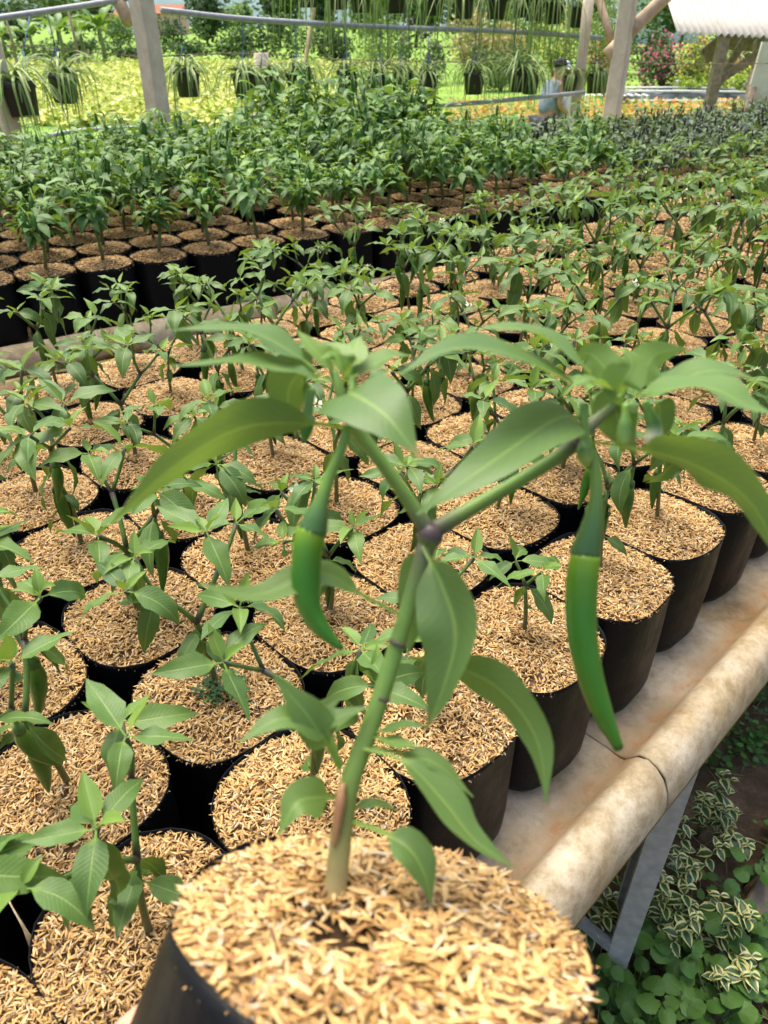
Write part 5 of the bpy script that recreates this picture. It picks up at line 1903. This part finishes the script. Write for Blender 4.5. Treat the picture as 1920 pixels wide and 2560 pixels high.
def tree(label, px, d, H, w, cols, seed):
    p = far(px, d)
    root = empty('broadleaf_tree', p)
    tag(root, label, 'tree', 'trees along the far field')
    mb = MB()
    mb.tube([Vector((0, 0, -0.2)), Vector((0.05, 0, H * 0.3)), Vector((0, 0.05, H * 0.65))], [0.05 * H * 0.6, 0.035 * H * 0.6, 0.012 * H], 7, (0.13, 0.10, 0.07))
    for k in range(5):
        a = k * 1.26
        mb.tube([Vector((0, 0, H * 0.3)), Vector((math.cos(a) * w * 0.3, math.sin(a) * w * 0.3, H * 0.55)), Vector((math.cos(a) * w * 0.5, math.sin(a) * w * 0.5, H * 0.75))], [0.02 * H, 0.012 * H, 0.005 * H], 5, (0.13, 0.10, 0.07))
    put('trunk', mb.mesh('tree_trunk_mesh', M['stem']), root)
    o = put('crown', crown_mesh('tree_crown_mesh', seed, 1700, w, w, H * 0.75, 0.055 * H * 0.55 + 0.08, cols, 10, H * 0.12), root)
    o['kind'] = 'stuff'


rt = random.Random(12)
for i, px in enumerate((-30, 60, 150, 250, 520, 600, 700, 830, 940, 1040, 1150, 1260, 1370, 1480, 1590, 1700, 1790, 1870, 1960)):
    d = rt.uniform(75, 120)
    cols = [GREENS, [(0.035, 0.075, 0.03), (0.05, 0.10, 0.035), (0.07, 0.13, 0.04)], LIGHTG][i % 3]
    tree(['mid green tree standing in the far tree line', 'dark blue green tree standing in the far tree line', 'light green tree standing in the far tree line'][i % 3], px, d, rt.uniform(4.2, 7.5), rt.uniform(2.6, 4.2), cols, 70 + i)


def banana(px, d, H, seed):
    rr = random.Random(seed)
    root = empty('banana_plant', far(px, d))
    tag(root, 'banana plant with big drooping leaves beyond the yellow green crop', 'banana plant', 'banana plants beyond the crop')
    mb = MB()
    mb.tube([Vector((0, 0, -0.1)), Vector((0.03, 0, H * 0.3)), Vector((0, 0, H * 0.55))], [0.13, 0.11, 0.07], 9, (0.20, 0.24, 0.09))
    put('trunk', mb.mesh('banana_trunk_mesh', M['stem']), root)
    for k in range(9):
        a = k * 2.4 + rr.uniform(-.3, .3)
        mb = MB()
        L = H * rr.uniform(0.5, 0.7)
        F = frame(Vector((0, 0, H * 0.52)), a, rr.uniform(0.5, 1.25), 0, 1)
        leaf_into(mb, [F @ q for q in canonical_path(L, rr.uniform(0.9, 1.9), 7)], L * 0.30, F.to_3x3() @ Vector((0, 0, 1)), pet=0.10, nl=10, na=4, fold=0.25, wave=0.25, tint=rr.uniform(0.1, 0.6), petw=0.03, rng=rr)
        put('leaf', mb.mesh('banana_leaf_mesh', M['leaf_far']), root)


for i, (px, d, H) in enumerate(((90, 44, 2.8), (165, 43, 3.2), (215, 45, 3.0), (265, 44, 3.3), (20, 46, 2.7))):
    banana(px, d, H, 90 + i)
mb = MB()
for (px, d, h_) in ((200, 40, 2.6), (45, 41, 2.2)):
    p = far(px, d)
    mbb = MB()
    mbb.tube([p + Vector((0, 0, -0.1)), p + Vector((0.05, 0, h_ * 0.5)), p + Vector((-0.03, 0, h_))], [0.09, 0.08, 0.06], 8)
    tag(put('wooden_pole', mbb.mesh('pole_mesh', M['wood'], color=False)), 'brown wooden pole standing near the banana plants', 'pole', 'wooden poles near the banana plants')

g = np.random.default_rng(8)
# yellow green leafy crop
n = 7500
d_ = g.uniform(17.5, 46, n)
x_ = g.uniform(-0.60, 0.06, n) * d_
keep = (x_ / d_ < -0.02) | (g.uniform(0, 1, n) < 0.4)
C = np.c_[x_, (d_ - 2.05 * SN) / CS, np.full(n, -0.5)][keep]
P = np.repeat(C, 7, 0)
P = P + np.c_[g.normal(0, 0.13, (len(P), 2)), np.abs(g.normal(0.12, 0.09, len(P)))]
o = put('leafy_crop', scatter_leaves('leafy_crop_mesh', P, 0.085, [(0.42, 0.47, 0.07), (0.55, 0.57, 0.13), (0.34, 0.42, 0.05), (0.64, 0.63, 0.26), (0.24, 0.34, 0.05)], M['foliage'], 4, 0.5))
tag(o, 'field of yellow green leafy crop beyond the posts', 'crop', kind='stuff')
# grass between
n = 15000
d_ = 6.5 + 24 * g.uniform(0, 1, n) ** 1.5
x_ = g.uniform(-0.6, 0.62, n) * d_
P = np.c_[x_, (d_ - 2.05 * SN) / CS, np.zeros(n)]
P[:, 2] = [gz(0, y) for y in P[:, 1]] + g.uniform(0.01, 0.09, n)
P = P[P[:, 1] > 5.4]
o = put('meadow_grass', scatter_leaves('meadow_grass_mesh', P, 0.05, [(0.13, 0.25, 0.04), (0.19, 0.32, 0.06), (0.24, 0.36, 0.08), (0.10, 0.2, 0.03)], M['foliage'], 5, 1.2, 4, 0.22))
tag(o, 'bright green meadow grass behind the benches', 'grass', kind='stuff')
# orange flower bed
n = 5200
d_ = g.uniform(17.5, 21.5, n)
x_ = g.uniform(0.085, 0.56, n) * d_
P = np.c_[x_, (d_ - 2.05 * SN) / CS, g.uniform(-0.48, -0.20, n)]
o = put('flower_bed', scatter_leaves('flower_bed_mesh', P, 0.050, [(0.62, 0.24, 0.05), (0.55, 0.32, 0.07), (0.20, 0.30, 0.06), (0.30, 0.36, 0.07), (0.66, 0.34, 0.10), (0.14, 0.24, 0.05)], M['foliage'], 6, 0.6))
tag(o, 'bed of orange flowers in front of the black lined beds', 'flower bed', kind='stuff')
# black lined beds with pale poles
for i, (x0, x1, d0, lab) in enumerate(((1545, 1870, 22.6, 'long raised bed draped with shiny black liner'), (1680, 1900, 25.2, 'second black lined bed in front of the pink bushes'))):
    a, b = far(x0, d0), far(x1, d0)
    root = empty('lined_bed', a)
    tag(root, lab, 'raised bed')
    mb = MB()
    nu, L = 40, b.x - a.x
    prof = [(0, 0.0), (0.02, 0.22), (0.10, 0.30), (0.5, 0.26), (0.9, 0.29), (1.2, 0.30), (1.3, 0.0)]
    vs, fs = [], []
    for i_ in range(nu + 1):
        for (y, z) in prof:
            e = 0.06 * mnoise.noise(Vector((i_ * 0.35, y * 4, i)))
            vs.append(Vector((L * i_ / nu, y + e, max(0.0, z + e * 0.9) if z > 0 else -0.02)))
    m_ = len(prof)
    for i_ in range(nu):
        for j in range(m_ - 1):
            q = i_ * m_ + j
            fs.append((q, q + m_, q + m_ + 1, q + 1))
    mb.add(vs, fs)
    put('liner', mb.mesh('liner_mesh', M['plastic_sheet'], color=False), root)
    for yy, z_ in ((-0.06, 0.10), (1.25, 0.36), (0.1, 0.34)):
        mb = MB()
        mb.tube([Vector((0.3, yy, z_)), Vector((L * 0.5, yy, z_ + 0.01)), Vector((L, yy, z_ - 0.02))], 0.03, 6)
        put('pole', mb.mesh('bed_pole_mesh', M['white'], color=False), root)
rk = empty('white_rack', far(1545, 22))
tag(rk, 'low white slatted rack at the end of the lined bed', 'rack')
for k in range(9):
    mb = MB()
    mb.box((-1.0 + k * 0.22, 0, 0.30), (0.06, 0.6, 0.03))
    put('slat', mb.mesh('slat_mesh', M['white'], smooth=False, color=False), rk)
for (x, y) in ((-1.0, -.25), (.76, -.25), (-1.0, .25), (.76, .25)):
    mb = MB()
    mb.box((x, y, 0.13), (0.06, 0.06, 0.30))
    put('leg', mb.mesh('rack_leg_mesh', M['white'], smooth=False, color=False), rk)


def house(label, px, d, w, h, wall, roofm, cat='house'):
    p = far(px, d)
    root = empty('far_house', p)
    tag(root, label, cat)
    mb = MB()
    mb.box((0, 0, h / 2), (w, w * 0.7, h))
    put('wall', mb.mesh('house_wall_mesh', wall, smooth=False, color=False), root)
    mb = MB()
    ov, rh = 0.4, w * 0.22
    x, y = w / 2 + ov, w * 0.35 + ov
    mb.add([Vector(q) for q in ((-x, -y, h + .01), (x, -y, h + .01), (x, y, h + .01), (-x, y, h + .01), (-x, 0, h + rh), (x, 0, h + rh))], [(0, 1, 5, 4), (2, 3, 4, 5), (0, 4, 3), (1, 2, 5), (3, 2, 1, 0)])
    put('roof', mb.mesh('house_roof_mesh', roofm, smooth=False, color=False), root)
    for k in (-0.28, 0.05, 0.3):
        mb = MB()
        mb.box((k * w, -w * 0.35 - 0.01, h * 0.55), (w * 0.13, 0.06, h * 0.35))
        put('window', mb.mesh('house_window_mesh', M['glass'], smooth=False, color=False), root)


house('pink walled house with tiled roof beyond the far field', 425, 170, 8, 4.0, M['pink_wall'], M['roof_tile'])
house('small pale house beyond the field behind the banana plants', 300, 180, 6, 3.4, M['pale_wall'], M['roof_tile'])
house('pale blue building with white roof behind the log brace', 1640, 95, 9, 4.6, M['pale_wall'], M['white'], 'building')

# distant hills
mb = MB()
vs, fs = [], []
nx = 80
for j, (y, s) in enumerate(((900, 0.0), (1150, 1.0), (1500, 0.2))):
    for i in range(nx + 1):
        x = -1400 + 2800 * i / nx
        z = s * (55 + 38 * mnoise.noise(Vector((i * 0.11, j, 3))) + 18 * mnoise.noise(Vector((i * 0.4, j, 7))))
        vs.append(Vector((x, y, z - 3)))
for j in range(2):
    for i in range(nx):
        a = j * (nx + 1) + i
        fs.append((a, a + 1, a + nx + 2, a + nx + 1))
mb.add(vs, fs)
M['hill'] = simple('haze_tinted_hill', (0.10, 0.16, 0.17), (0.16, 0.23, 0.22), 0.02, 0.95, 0, 0, 0.05)  # hill colour shifted to blue-green, painting in the haze of distance
tag(put('hills', mb.mesh('hills_mesh', M['hill'], color=False)), kind='structure')
